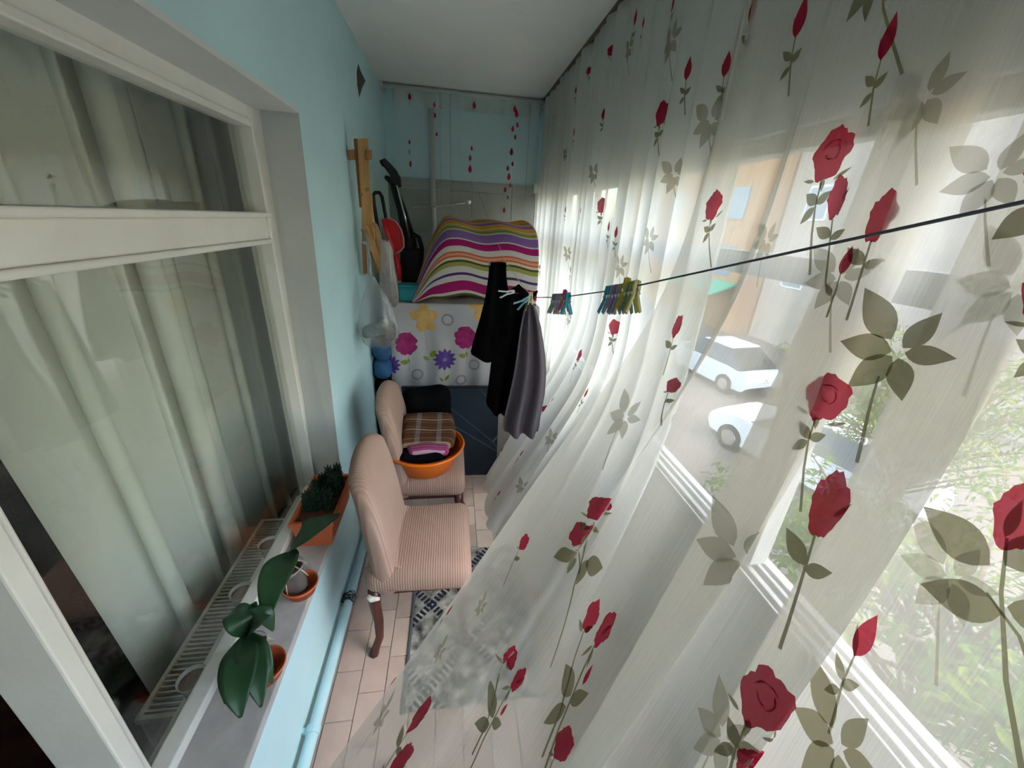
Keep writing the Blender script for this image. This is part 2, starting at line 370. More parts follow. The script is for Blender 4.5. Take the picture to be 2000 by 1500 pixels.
p = onZ(1585, 870, ZG + 0.7); car((p[0], p[1], ZG), 0.25, ('white', (0.75, 0.76, 0.78)), 'white car parked nearest, seen through the near curtain')
p = onZ(1400, 700, ZG + 0.7); car((p[0], p[1], ZG), 0.15, ('silver', (0.62, 0.65, 0.68)), 'silver car parked further up the street, left of the white one')

# trees below the window
FOL = cloth_mat('tree_leaf_green', (0.09, 0.19, 0.022), 1.0, 0.35); FOL2 = cloth_mat('tree_leaf_yellow', (0.22, 0.29, 0.03), 1.0, 0.35); BRK = mat('tree_bark', (0.20, 0.13, 0.09), 0.9, 0.2, 10, 0.4, 30)
def tree(base, height, spread, nb, nl, seed, label):
    r_ = random.Random(seed); t = thing('tree', base, label, 'tree', 'trees below the balcony')
    base = Vector(base); top = base + Vector((0.1, 0.1, height * .55)); tk = MB(); tk.tube([base, base + Vector((.05, .0, height * .3)), top], [.11, .09, .06]); tk.build('trunk', BRK, t, smooth=True)
    lm = MB(); bm_ = MB(); V = []; Fc = []; MI = []
    for _ in range(nb):
        a = r_.uniform(0, 2 * PI); rr = spread * math.sqrt(r_.uniform(.05, 1)); tip = base + Vector((math.cos(a) * rr, math.sin(a) * rr, height * r_.uniform(.55, 1.0) - .25 * rr))
        s0 = base + (top - base) * r_.uniform(.45, 1); mid = (s0 + tip) / 2 + Vector((0, 0, .15))
        bm_.tube([s0, mid, tip], [.025, .015, .004], 5)
        for _k in range(nl):
            q = r_.uniform(.35, 1.05); c = s0.lerp(mid, q * 2) if q < .5 else mid.lerp(tip, q * 2 - 1)
            c = c + Vector((r_.gauss(0, .09), r_.gauss(0, .09), r_.gauss(0, .07)))
            d = Vector((r_.gauss(0, 1), r_.gauss(0, 1), r_.gauss(-.3, .6))).normalized(); u = d.cross(Vector((r_.gauss(0, .4), r_.gauss(0, .4), 1))).normalized(); L_ = r_.uniform(.07, .13); w = L_ * .16; nrm = u.cross(d)
            o = len(V); V += [c, c + d * L_ * .4 + u * w + nrm * .004, c + d * L_ + nrm * -.012, c + d * L_ * .4 - u * w + nrm * .004]; Fc += [(o, o + 1, o + 2), (o, o + 2, o + 3)]; g = 0 if r_.random() < .6 else 1; MI += [g, g]
    lm.v = [tuple(p) for p in V]; lm.f = Fc; lm.mi = MI
    tag(lm.build('leaves', [FOL, FOL2], t), kind='stuff'); bm_.build('branches', BRK, t, smooth=True)
tree((3.9, 1.4, ZG), 3.6, 1.9, 64, 110, 3, 'leafy yellow green tree close below the window at the right')
tree((3.0, -0.2, ZG), 2.6, 1.2, 26, 80, 5, 'low leafy bush under the window, lowest in view')
p = onZ(1500, 1010, ZG + 1.3); tree((p[0], p[1], ZG), 2.0, 1.1, 26, 80, 9, 'small bright bush beyond the window mullion')
p = onZ(1960, 560, ZG + 3.4); tree((p[0] * .29, p[1] * .29, ZG), 4.4, 1.9, 60, 90, 11, 'taller tree behind the nearer one at the far right')

# ============================================================ CLOTH SURFACES
class Cloth:
    """pleated cloth hung from a rail along Y at X=x0; arc = length along the fabric, v = length down it"""
    def __init__(s, ystart, span, P, cfun, xamp, x0, ztop, thetamax, v0, v1, hdir, length, seed=0, axis='y', ysign=-1):
        s.ys, s.span, s.P, s.cf, s.xa, s.x0, s.zt = ystart, span, P, cfun, xamp, x0, ztop
        s.th, s.v0, s.v1, s.hd, s.len = thetamax, v0, v1, hdir, length; s.sg = ysign; s.axis = axis; s.seed = seed
        t = np.linspace(0, span, 4000); y, x = s.plan(t, 0.0 * t + 0.3)
        L = np.concatenate([[0], np.cumsum(np.hypot(np.diff(y), np.diff(x)))]); s.tt, s.L = t, L; s.width = L[-1]
        s.vg = np.linspace(0, length * 1.02, 240)
    def plan(s, t, v):
        ph = 2 * PI * (t / s.P + 0.22 * np.sin(2 * PI * t / 0.63 + s.seed) + .1 * np.sin(2 * PI * t / .29 + 2 * s.seed))
        c = s.cf(t, v); k = s.P / (2 * PI)
        amp = s.xa * (1 + .35 * np.sin(2 * PI * t / .41 + s.seed))
        ph0 = 2 * PI * (0.22 * math.sin(s.seed) + .1 * math.sin(2 * s.seed))
        return t - c * k * (np.sin(ph) - math.sin(ph0)), amp * np.cos(ph)
    def ev(s, arc, v):
        arc = np.asarray(arc, float); v = np.asarray(v, float)
        t = np.interp(arc, s.L, s.tt) + np.where(arc > s.width, arc - s.width, 0) + np.where(arc < 0, arc, 0)
        y, x = s.plan(t, v); th = s.th(t)
        # tilt integrated down the cloth
        vg = s.vg; prof = sm(s.v0, s.v1, vg)
        n = 12; hor = np.zeros_like(v); ver = np.zeros_like(v); dv = v / n
        for i in range(n):
            a = th * sm(s.v0, s.v1, dv * (i + .5)); hor += np.sin(a) * dv; ver += np.cos(a) * dv
        bil = .018 * sm(.7, 1.6, v) * np.sin(2 * PI * (v * .9 + t * 1.3 + s.seed)) * (th / .9)
        X = s.x0 + x + s.hd[0] * hor + bil * .6; Yy = s.ys + s.sg * y + s.hd[1] * hor; Z = s.zt - ver + bil * .6
        if s.axis == 'x': return np.stack([Yy, X, Z], -1)
        return np.stack([X, Yy, Z], -1)
    def mesh(s, name, material, parent, du=0.011, dv=0.03, top=0.0):
        nu = int(s.width / du) + 2; nv = int((s.len - top) / dv) + 2
        U, V = np.meshgrid(np.linspace(0, s.width, nu), np.linspace(top, s.len, nv), indexing='ij')
        Pn = s.ev(U, V); b = MB(); b.grid(Pn, np.stack([U, V], -1)); o = b.build(name, material, parent, smooth=True)
        s.bvh = BVHTree.FromPolygons([Vector(p) for p in Pn.reshape(-1, 3)], [f for f in b.f]); s.UV = np.stack([U, V], -1).reshape(-1, 2); s.PP = Pn.reshape(-1, 3); s.faces = b.f
        return o
    def find(s, u, v):
        d = ray(u, v); h = s.bvh.ray_cast(Vector(CAM), Vector(d))
        if h[0] is None: return None
        f = s.faces[h[2]]; P = s.PP[list(f)]; w = 1 / (np.linalg.norm(P - np.array(h[0]), axis=1) + 1e-6); w /= w.sum()
        return (s.UV[list(f)] * w[:, None]).sum(0)

def poly_tris(poly, step):
    P = np.array(poly); mn, mx = P.min(0), P.max(0); pts = [Vector(p) for p in P]; n = len(P)
    gx = np.arange(mn[0] + step * .5, mx[0], step); gy = np.arange(mn[1] + step * .5, mx[1], step)
    x, y = np.meshgrid(gx, gy); q = np.stack([x.ravel(), y.ravel()], -1)
    if len(q):
        ins = np.zeros(len(q), bool); j = n - 1
        for i in range(n):
            a, bb = P[i], P[j]; c = ((a[1] > q[:, 1]) != (bb[1] > q[:, 1])) & (q[:, 0] < (bb[0] - a[0]) * (q[:, 1] - a[1]) / (bb[1] - a[1] + 1e-12) + a[0]); ins ^= c; j = i
        pts += [Vector(p) for p in q[ins]]
    r = delaunay_2d_cdt(pts, [], [list(range(n))], 1, 1e-7)
    return np.array([tuple(p) for p in r[0]]), [tuple(f) for f in r[2]]
def leafp(x, y, ang, L, w, n=9):
    pts = []
    for i in range(n + 1): t = i / n; pts.append((t * L, w * math.sin(PI * t ** .8) * (1 - .15 * t)))
    for i in range(n - 1, 0, -1): t = i / n; pts.append((t * L, -w * math.sin(PI * t ** .8) * (1 - .15 * t)))
    c, s_ = math.cos(ang), math.sin(ang)
    return [(x + a * c - b_ * s_, y + a * s_ + b_ * c) for a, b_ in pts]
def stemp(pts, w0, w1):
    P = np.array(pts, float); T = np.gradient(P, axis=0); T /= np.linalg.norm(T, axis=1)[:, None]; Nn = np.stack([-T[:, 1], T[:, 0]], -1); w = np.linspace(w0, w1, len(P))[:, None]
    # densify
    k = np.linspace(0, len(P) - 1, len(P) * 4); I = np.arange(len(P)); f_ = lambda A: np.stack([np.interp(k, I, A[:, 0]), np.interp(k, I, A[:, 1])], -1)
    return [tuple(p) for p in f_(P + Nn * w)] + [tuple(p) for p in f_(P - Nn * w)][::-1]
def bloomp(x, y, r, sx=1.0, sy=1.15, seed=0, ang=0, ruf=.15):
    q = random.Random(seed); n = 34; pts = []; ph = q.uniform(0, 6)
    for i in range(n):
        a = 2 * PI * i / n; rr = r * (1 + ruf * math.sin(5 * a + ph) * .5 + q.uniform(-ruf, ruf) * .5)
        X, Y_ = rr * math.cos(a) * sx, rr * math.sin(a) * sy
        if Y_ < 0: X *= (1 - .25 * abs(Y_ / (r * sy)))
        pts.append((x + X * math.cos(ang) - Y_ * math.sin(ang), y + X * math.sin(ang) + Y_ * math.cos(ang)))
    return pts
# motif: list of (polygon, material index) in metres, bloom at origin, stem down
def motif(kind, seed=0, flip=1):
    D = []
    if kind == 'A':   # single open rose
        D += [(stemp([(0, -.035), (-.006, -.07), (-.02, -.11), (-.045, -.165)], .0015, .0022), 1)]
        D += [(leafp(-.006, -.066, .5, .032, .009), 1), (leafp(-.006, -.066, 2.4, .026, .008), 1), (leafp(-.004, -.07, -1.0, .03, .008), 1)]
        D += [(leafp(-.02, -.034, 2.6, .028, .003), 1), (leafp(.015, -.034, .1, .024, .003), 1), (leafp(0, -.03, -1.9, .02, .005), 1), (bloomp(0, 0, .033, 1, 1.1, seed), 0)]
    elif kind == 'S':  # small round rose
        D += [(stemp([(0, -.025), (-.012, -.06), (-.04, -.12)], .0013, .002), 1), (leafp(-.012, -.05, 2.5, .026, .007), 1), (leafp(-.012, -.055, 1.6, .018, .005), 1), (leafp(.004, -.024, -.5, .016, .003), 1), (bloomp(0, 0, .024, 1, 1.0, seed), 0)]
    elif kind == 'D':  # single closed bud
        D += [(stemp([(0, -.03), (-.004, -.07), (-.02, -.13)], .0013, .002), 1), (leafp(0, -.034, 1.15, .036, .004), 1), (leafp(-.003, -.07, .7, .03, .007), 1), (leafp(-.004, -.075, 2.3, .026, .007), 1), (leafp(-.005, -.08, -.9, .024, .006), 1), (leafp(0, -.036, PI / 2, .062, .013), 0)]
    elif kind == 'L':  # long bud seen from the side
        D += [(stemp([(0, -.04), (-.006, -.09), (-.02, -.19)], .0016, .0024), 1), (leafp(-.004, -.085, .6, .05, .014), 1), (leafp(-.006, -.09, 2.6, .034, .010), 1), (leafp(-.012, -.01, 2.0, .03, .003), 1), (bloomp(0, 0, .03, .72, 1.55, seed), 0)]
    elif kind == 'B':  # two buds on two stems, three leaves
        D += [(stemp([(-.02, -.03), (-.03, -.07), (-.06, -.15), (-.09, -.21)], .0017, .003), 1), (stemp([(.03, -.045), (.01, -.08), (-.04, -.14), (-.065, -.20)], .0017, .003), 1)]
        D += [(leafp(-.045, -.115, 2.2, .05, .013), 1), (leafp(-.04, -.11, .1, .065, .02), 1), (leafp(-.045, -.125, -1.1, .062, .015), 1), (leafp(-.05, -.08, 1.4, .034, .006), 0)]
        D += [(leafp(-.022, -.035, -2.0, .03, .004), 1), (leafp(-.016, -.035, -1.2, .034, .004), 1), (leafp(-.02, -.01, 1.9, .03, .003), 1), (leafp(.03, -.045, 2.2, .03, .006), 1), (leafp(.035, -.05, 0, .03, .005), 1)]
        D += [(bloomp(-.02, 0, .022, .8, 1.5, seed), 0), (bloomp(.035, -.02, .024, 1, 1.15, seed + 1), 0)]
    elif kind == 'E':  # rose with a second rose on a side shoot
        D += [(stemp([(0, -.035), (-.02, -.08), (-.055, -.17), (-.13, -.28)], .0016, .0025), 1), (stemp([(.0, -.115), (-.02, -.118), (-.05, -.145)], .0015, .002), 1)]
        D += [(leafp(-.008, -.06, 2.9, .03, .009), 1), (leafp(-.006, -.058, .1, .026, .009), 1), (leafp(-.006, -.066, -1.4, .03, .006), 1), (leafp(-.05, -.12, 2.5, .066, .020), 1), (leafp(-.05, -.11, -1.7, .055, .012), 1), (leafp(-.01, -.115, 1.7, .045, .010), 1), (leafp(-.012, -.12, -1.8, .06, .012), 1), (leafp(-.006, -.12, -.9, .05, .018), 1)]
        D += [(leafp(-.02, -.02, 2.3, .034, .003), 1), (leafp(.012, -.03, -.1, .024, .003), 1), (bloomp(0, 0, .030, 1.05, 1.1, seed), 0), (bloomp(.006, -.075, .026, .9, 1.2, seed + 3, .2, .2), 0)]
    elif kind == 'G':  # strong olive star of leaves
        D = [(p_, 1) for p_, _ in motif('C', seed)]
    elif kind == 'C':  # star of leaves, no bloom
        D += [(stemp([(0, -.03), (-.012, -.06), (-.04, -.12)], .0012, .002), 2)]
        for a, L_, w in ((.55, .062, .016), (1.75, .040, .011), (2.75, .036, .010), (-.30, .050, .015), (-1.25, .048, .015), (-2.25, .040, .012)):
            D.append((leafp((.016 if a == .55 else .006) * math.cos(a), (.016 if a == .55 else .006) * math.sin(a), a, L_ * 1.15, w * 1.1), 2))
    elif kind == 'K':  # big twig of leaves with a bud
        D += [(stemp([(0, -.03), (-.02, -.09), (-.06, -.17), (-.12, -.26)], .0018, .003), 1), (stemp([(-.01, -.10), (-.05, -.12), (-.085, -.16), (-.17, -.28)], .0014, .003), 1)]
        for (x, y, a, L_, w) in ((-.01, -.06, 2.0, .07, .02), (.0, -.07, .2, .09, .028), (-.03, -.10, 2.8, .055, .018), (-.03, -.11, -.4, .085, .024), (-.1, -.15, 2.4, .08, .022), (-.09, -.15, .9, .03, .012)): D.append((leafp(x, y, a, L_, w), 1))
        D += [(bloomp(0, 0, .03, .8, 1.5, seed), 0), (leafp(.002, -.03, 1.5, .05, .007), 1)]
    elif kind == 'k':  # tiny bud with one leaf
        D += [(leafp(0, -.02, PI / 2, .04, .008), 0), (stemp([(0, -.02), (-.004, -.05), (-.008, -.08)], .001, .0015), 1), (leafp(0, -.05, .8, .02, .005), 1)]
    if kind in 'ASE':
        r_ = .033 if kind == 'A' else .024 if kind == 'S' else .03
        D += [(stemp([(r_ * .55 * math.cos(a) * (1 - .25 * j), r_ * (.1 + .5 * math.sin(a) * (1 - .25 * j))) for a in np.linspace(a0, a0 + 1.9, 7)], r_ * .035, r_ * .02), 3) for j, a0 in enumerate((.3, 2.2, 4.2))]
    return [([(flip * x, y) for x, y in p], k_) for p, k_ in D]
def decal(parent, name, evf, D, mats, at_, size=1.0, ang=0.0, step=0.009, off=-0.0014, label=None):
    """flat print laid on a cloth surface; evf maps (arc, v) arrays to points"""
    b = MB(); c, s_ = math.cos(ang), math.sin(ang); seen = []
    for k_, (poly, mi) in enumerate(D):
        q, tris = poly_tris([(x * size, y * size) for x, y in poly], step)
        if not tris: continue
        A = at_[0] + q[:, 0] * c - q[:, 1] * s_; V = at_[1] - (q[:, 0] * s_ + q[:, 1] * c)
        e = 1e-3; P = evf(A, V); du = evf(A + e, V) - P; dv = evf(A, V + e) - P; n = np.cross(du, dv); n /= np.linalg.norm(n, axis=1)[:, None] + 1e-12
        b.add(P + n * (off * (1 + .25 * (mi == 0)) + .00004 * k_), tris, mi)
    if not b.f: return None
    return b.build(name, mats, parent, smooth=True)

CURT = cloth_mat('sheer_curtain', (0.74, 0.71, 0.63), 0.61, 0.42, 0.08)
CURT2 = cloth_mat('sheer_curtain_dense', (0.82, 0.81, 0.75), 0.80, 0.50)
RED = cloth_mat('print_red', (0.46, 0.010, 0.045), 0.93, 0.5); OLV = cloth_mat('print_olive', (0.26, 0.235, 0.13), 0.88, 0.45); PAL = cloth_mat('print_pale_leaf', (0.42, 0.39, 0.28), 0.60, 0.5)
RAILM = mat('rail_dark', (0.06, 0.045, 0.03), 0.5)
b = MB(); b.box((0.69, -0.6, 2.540), (0.73, 3.57, 2.55))
rl = thing('curtain_rail', (0.72, 1.5, 2.52), 'dark brown ceiling rail carrying the two rose curtains', 'curtain rail')
b.build('rail_body', RAILM, rl, bevel=.003)
q = MB(); q.box((0.676, -0.6, 2.538), (0.690, 3.57, 2.55)); q.build('rail_front_strip', mat('rail_brown', (0.16, 0.12, 0.08), 0.5), rl)

# near curtain, blown into the balcony
ncf = lambda t, v: (1.9 + 1.6 * sm(.15, .7, t)) * (1 - .55 * sm(.9, 2.3, v) * (1 - .65 * sm(.3, 1.0, t)))
nth = lambda t: np.radians(48 - 29 * sm(0, 1.15, t) - 6 * sm(1.0, 1.5, t))
near = Cloth(1.15, 1.60, 0.215, ncf, 0.016, 0.705, 2.540, nth, 0.52, 1.42, (-0.848, -0.53), 2.58, 1.3)
nc = thing('sheer_curtain', (0.72, 0.5, 0), 'nearest sheer white rose print curtain blowing far into the balcony', 'curtain', 'rose print curtains'); nc.location.z = 0
near.mesh('fabric', CURT, nc)
# far curtain
fcf = lambda t, v: 1.75 + .35 * np.sin(2 * PI * t / .5) - .5 * sm(.9, 2.2, v)
def fth(t):
    y = 3.42 - t; return np.radians(1.0 + 31 * sm(2.50, 2.05, y) * (1 - .5 * sm(1.8, 1.1, y)))
far = Cloth(3.44, 2.42, 0.125, fcf, 0.022, 0.705, 2.540, fth, 1.12, 1.80, (-0.97, -0.24), 2.46, 0.4)
fc = thing('sheer_curtain', (0.72, 2.3, 0), 'sheer white rose print curtain hanging behind the clothes pegs', 'curtain', 'rose print curtains')
far.mesh('fabric', CURT2, fc)
PR = [RED, OLV, PAL, cloth_mat('print_dark_red', (0.20, 0.004, 0.02), 0.93, 0.5)]
NEARP = [(1622, 305, 'A', 1.25, 0), (1640, 385, 'L', .8, -.2), (1722, 425, 'L', .85, 0), (1395, 402, 'A', 1.0, -.2), (1325, 638, 'L', .7, -.3), (1616, 775, 'A', 1.1, 0), (1176, 995, 'E', 1.0, 0), (1025, 1060, 'S', .85, 0), (1620, 987, 'L', 1.15, -.1), (1490, 1368, 'A', 1.1, 0),
         (1988, 1005, 'K', .9, 0), (1175, 1212, 'B', 1.1, 0), (1010, 1312, 'B', .75, .2), (820, 1398, 'L', .8, 0), (1100, 1450, 'S', 1.1, 0), (785, 1482, 'L', .8, .2), (1468, 1490, 'S', .9, 0), (1650, 510, 'k', 1.2, 0), (1570, 25, 'D', 1.1, 0), (1640, 545, 'C', 1.0, 0),
         (1752, 690, 'G', 1.35, .2), (1450, 1090, 'C', 1.35, 0), (1222, 815, 'C', 1.1, 0), (1812, 190, 'C', 1.0, 0), (1945, 345, 'C', .9, 0), (1500, 470, 'C', .8, 0), (880, 1190, 'k', .8, 0), (860, 1275, 'C', .45, .3), (770, 1330, 'k', .7, .3), (745, 1405, 'C', .6, .2), (940, 1185, 'C', .45, .3), (1640, 1460, 'G', 1.1, 0), (1410, 1440, 'C', .9, .2), (1745, 60, 'D', 1.0, 0), (1860, 1130, 'C', .9, 0), (1990, 560, 'C', 1.1, .3), (1700, 1240, 'D', 1.0, 0), (1315, 755, 'S', .8, 0)]
FARP = [(1293, 222, 'A', 1.0, 0), (1180, 220, 'D', .75, 0), (1176, 402, 'A', .9, 0), (1190, 440, 'D', .75, 0), (1204, 450, 'D', .8, 0), (1200, 638, 'A', .95, 0), (1132, 695, 'A', .9, 0), (1146, 765, 'D', .85, 0), (1065, 798, 'S', .9, 0), (1243, 30, 'D', .9, 0), (1314, 10, 'S', .8, 0), (1192, 100, 'S', .8, 0), (1345, 130, 'D', .95, 0), (1257, 45, 'k', .9, 0), (1150, 140, 'S', .7, 0), (1125, 175, 'k', .9, 0), (1122, 255, 'D', .8, 0),
        (1312, 80, 'C', 1.0, 0), (1320, 340, 'C', .95, 0), (1390, 235, 'C', 1.1, 0), (1162, 338, 'C', .85, 0), (1110, 495, 'C', .85, 0), (1112, 622, 'C', .85, 0), (1077, 856, 'C', .8, 0), (1022, 950, 'C', .75, 0), (1020, 885, 'D', .7, 0), (982, 878, 'D', .7, 0), (975, 962, 'k', .9, 0), (1105, 408, 'D', .7, 0), (1212, 520, 'C', .9, 0), (1055, 520, 'D', .7, 0), (1115, 525, 'D', .7, 0), (1080, 780, 'k', 1, 0), (1230, 95, 'C', .8, 0), (1475, 5, 'D', 1, 0), (1135, 410, 'k', .9, 0), (1420, 120, 'D', .9, 0), (1270, 470, 'C', .9, 0), (1105, 300, 'C', .7, 0)]
for cl, par, lst in ((near, nc, NEARP), (far, fc, FARP)):
    for k_, (u, v, kd, sz, an) in enumerate(lst):
        a = cl.find(u, v)
        if a is None: continue
        decal(par, 'rose_print', cl.ev, motif(kd, k_ * 7 + 1, -1), PR, a, sz, -an)
# the print goes on over the rest of the near cloth
for i in range(int(near.width / .30)):
    for j in range(7):
        a = (.15 + i * .30 + rnd.uniform(-.05, .05), .18 + j * .36 + (i % 2) * .18 + rnd.uniform(-.05, .05))
        if a[1] > 2.40: continue
        c_ = R.T @ (near.ev(np.array([a[0]]), np.array([a[1]]))[0] - CAM)
        if c_[2] > .05 and -60 < 1000 + F * c_[0] / c_[2] < 2060 and -60 < 750 + F * c_[1] / c_[2] < 1560: continue
        decal(nc, 'rose_print', near.ev, motif('ADCEBSL'[(i * 3 + j) % 7], i * 11 + j, -1), PR, a, 1.0, rnd.uniform(-.15, .15))

# sheer curtain at the far end wall
ecf = lambda t, v: 1.1 + 0 * t
end = Cloth(-0.43, 1.09, 0.10, ecf, 0.008, 3.46, 2.52, lambda t: np.radians(1.0) + 0 * t, .4, 1.5, (-.3, -.9), 1.42, 2.1, axis='x', ysign=1)
ec = thing('sheer_curtain', (0.1, 3.46, 1.1), 'thin veil with chains of small red buds over the tiled end wall', 'curtain')
VEIL = cloth_mat('veil', (0.80, 0.80, 0.74), 0.26, 0.5); end.mesh('fabric', VEIL, ec, du=.012, dv=.05)
U, V = np.meshgrid(np.linspace(0, end.width, 90), np.linspace(0.0, .10, 4), indexing='ij'); b = MB(); b.grid(end.ev(U, V) + np.array([0, -.004, 0]), np.stack([U, V], -1)); b.build('header_band', cloth_mat('veil_header', (0.80, 0.80, 0.74), 0.45, 0.5), ec, smooth=True)
bud = [(leafp(0, -.022, PI / 2, .045, .011), 0)]
for (u, v, sz) in [(801, 190, 1), (800, 278, .7), (800, 297, .9), (800, 320, 1), (849, 205, .8), (850, 226, .8), (926, 205, 1.1), (920, 290, .8), (918, 308, 1), (917, 330, 1.3), (1005, 212, 1.1), (1008, 222, 1.3), (1010, 243, .9), (1002, 252, 1), (1005, 268, .9), (999, 297, 1.2), (1000, 320, .8), (992, 328, .9), (994, 345, 1.2), (996, 362, .8), (988, 370, 1), (991, 385, .7), (986, 410, 1), (852, 262, .7)]:
    a = end.find(u, v)
    if a is not None: decal(ec, 'bud_print', end.ev, bud, [RED], a, sz, 0, off=-.006)
rd = thing('curtain_rod', (0.1, 3.47, 2.535), 'white curtain rod across the far end under the ceiling', 'curtain rod')
b = MB(); b.tube([(-0.50, 3.46, 2.532), (0.1, 3.462, 2.528), (0.70, 3.46, 2.530)], .016, 12); b.build('rod', ALU, rd, smooth=True)
for x in (-.50, .70):
    b = MB(); b.box((x - .012, 3.44, 2.515), (x + .012, 3.60, 2.55)); b.build('bracket', ALU, rd, bevel=.002)

# room curtain behind the left window
rcf = lambda t, v: 1.9 + .5 * np.sin(2 * PI * t / .37)
rc = Cloth(0.80, 1.15, 0.17, rcf, 0.03, -0.93, 2.35, lambda t: np.radians(3.0) * (1 - sm(0, .4, t)), .3, 1.4, (0.2, .9), 2.2, 0.9, ysign=1)
ro = thing('room_curtain', (-0.93, 1.4, 0.12), 'pale pleated net curtain hanging inside behind the window glass', 'curtain')
rc.mesh('fabric', cloth_mat('room_net', (0.93, 0.94, 0.86), 0.88, 0.2), ro, du=.015, dv=.05)
# radiator
RAD = mat('radiator_cream', (0.62, 0.60, 0.50), 0.4, spec=0.5); RADD = mat('radiator_dark', (0.05, 0.05, 0.045), 0.8)
ra = thing('radiator', (-0.80, 1.13, 0.0), 'cream panel radiator with grilled top below the window glass', 'radiator')
b = MB(); b.box((-0.750, 0.74, -0.02), (-0.744, 1.50, 0.38)); b.build('front_panel', RAD, ra, bevel=.002)
b = MB(); b.box((-0.857, 0.74, -0.02), (-0.850, 1.50, 0.38)); b.build('back_panel', RAD, ra, bevel=.002)
b = MB(); b.box((-0.850, 0.75, 0.05), (-0.750, 1.49, 0.30)); b.build('convector', RADD, ra)
for x in (-0.862, -0.752):
    b = MB(); b.box((x, 0.735, 0.372), (x + .013, 1.505, 0.392)); b.build('grille_rail', RAD, ra, bevel=.002)
for y in (0.735, 1.492):
    b = MB(); b.box((-0.862, y, 0.372), (-0.739, y + .013, 0.392)); b.build('grille_end', RAD, ra, bevel=.002)
b = MB(); b.box((-0.850, -0.0025, 0.376), (-0.750, 0.0025, 0.389)); s0 = b.build('grille_slat', RAD, ra)
for i in range(48):
    y = 0.758 + i * 0.0153; o = s0 if i == 0 else s0.copy()
    if i: C.objects.link(o); o.parent = ra
    o.location = (0, y, 0)

# ============================================================ CHAIRS
def rib_mat(name, axis):
    M = mat(name, (0.40, 0.265, 0.205), 0.85, 0.05, 5); N = M.node_tree.nodes; L = M.node_tree.links; p = N['Principled BSDF']
    tc = N.new('ShaderNodeTexCoord'); w = N.new('ShaderNodeTexWave'); w.wave_type = 'BANDS'; w.bands_direction = axis; w.inputs['Scale'].default_value = 34; w.inputs['Distortion'].default_value = 2.5; w.inputs['Detail'].default_value = 0; w.inputs['Detail Scale'].default_value = .10
    L.new(tc.outputs['Object'], w.inputs['Vector'])
    bp_ = N.new('ShaderNodeBump'); bp_.inputs['Strength'].default_value = .35; bp_.inputs['Distance'].default_value = .003; L.new(w.outputs['Fac'], bp_.inputs['Height']); L.new(bp_.outputs[0], p.inputs['Normal'])
    old = p.inputs['Base Color'].links[0].from_socket; mx = N.new('ShaderNodeMix'); mx.data_type = 'RGBA'; mx.blend_type = 'MULTIPLY'; mx.inputs['Factor'].default_value = .20
    L.new(old, mx.inputs['A']); L.new(w.outputs['Color'], mx.inputs['B']); L.new(mx.outputs['Result'], p.inputs['Base Color']); return M
COVER = rib_mat('ribbed_cover', 'X'); COVERB = rib_mat('ribbed_cover_back', 'Y'); HEM = mat('cover_elastic_hem', (0.68, 0.66, 0.58), 0.8, 0.2, 60)
ch = thing('dining_chair', (-0.15, 1.27, 0), 'pink beige ribbed slipcovered chair nearest the window sill', 'chair', 'slipcovered chairs along the wall')
def seat_def(p):
    x, y, z = p; t = (z + .06) / .12
    s_ = 1 + .02 * (1 - t); y *= s_ * (1 + .04 * (x / .2)); z += .012 * (1 - (x / .2) ** 2) * (1 - (y / .2) ** 2) * (z > 0); return (x, y, z)
b = MB(); b.rbox((-0.135, 1.27, 0.42), (0.40, 0.40, 0.11), .045, 11, seat_def); b.build('seat', COVER, ch, smooth=True)
def back_def(p):
    x, y, z = p; t = (z + .29) / .58
    w = 1 - .10 * max(0, t - .55) / .45; x = x * (1.15 - .35 * t) - .055 * t ** 1.6 + .03 * (1 - t) + .02 * (y / .19) ** 2 * t; return (x, y * w, z - .05 * (abs(y) / .19) ** 3 * (t > .7) * (t - .7) / .3)
b = MB(); b.rbox((-0.285, 1.27, 0.625), (0.085, 0.39, 0.56), .042, 13, back_def); b.build('backrest', COVERB, ch, smooth=True)
def fillet(p): x, y, z = p; return (x, y, z)
b = MB()
ys = np.linspace(-.17, .17, 12); pr_ = [(-.262, .60), (-.262, .55), (-.252, .515), (-.230, .488), (-.195, .474), (-.15, .470)]
b.grid(np.array([[(x, 1.27 + y, z) for x, z in pr_] for y in ys])); b.build('cover_fold', COVER, ch, smooth=True)
for sx, sy in ((-1, -1), (-1, 1), (1, -1), (1, 1)):
    x0, y0 = (-.305 if sx < 0 else .03), 1.27 + sy * .165; kx = -1 if sx < 0 else 1
    b = MB(); b.tube([(x0, y0, .37), (x0 + kx * .004, y0, .30), (x0 + kx * -.004, y0, .20), (x0 + kx * .0, y0, .10), (x0 + kx * .022, y0, .03), (x0 + kx * .03, y0, 0.0)], [.024, .023, .019, .016, .016, .020], 8); b.build('leg', DWOOD, ch, smooth=True)
b = MB(); b.box((-.30, 1.11, .335), (.02, 1.122, .37)); b.box((-.30, 1.418, .335), (.02, 1.43, .37)); b.build('apron', DWOOD, ch)
b = MB(); b.tube([(-.325, 1.085, .362), (-.31, 1.075, .356), (-.28, 1.074, .358)], [.010, .012, .006], 6); b.build('elastic_knot', HEM, ch, smooth=True)
ch2 = dup(ch, (-0.16, 1.82, 0), 'pink beige ribbed slipcovered chair holding the orange basin')

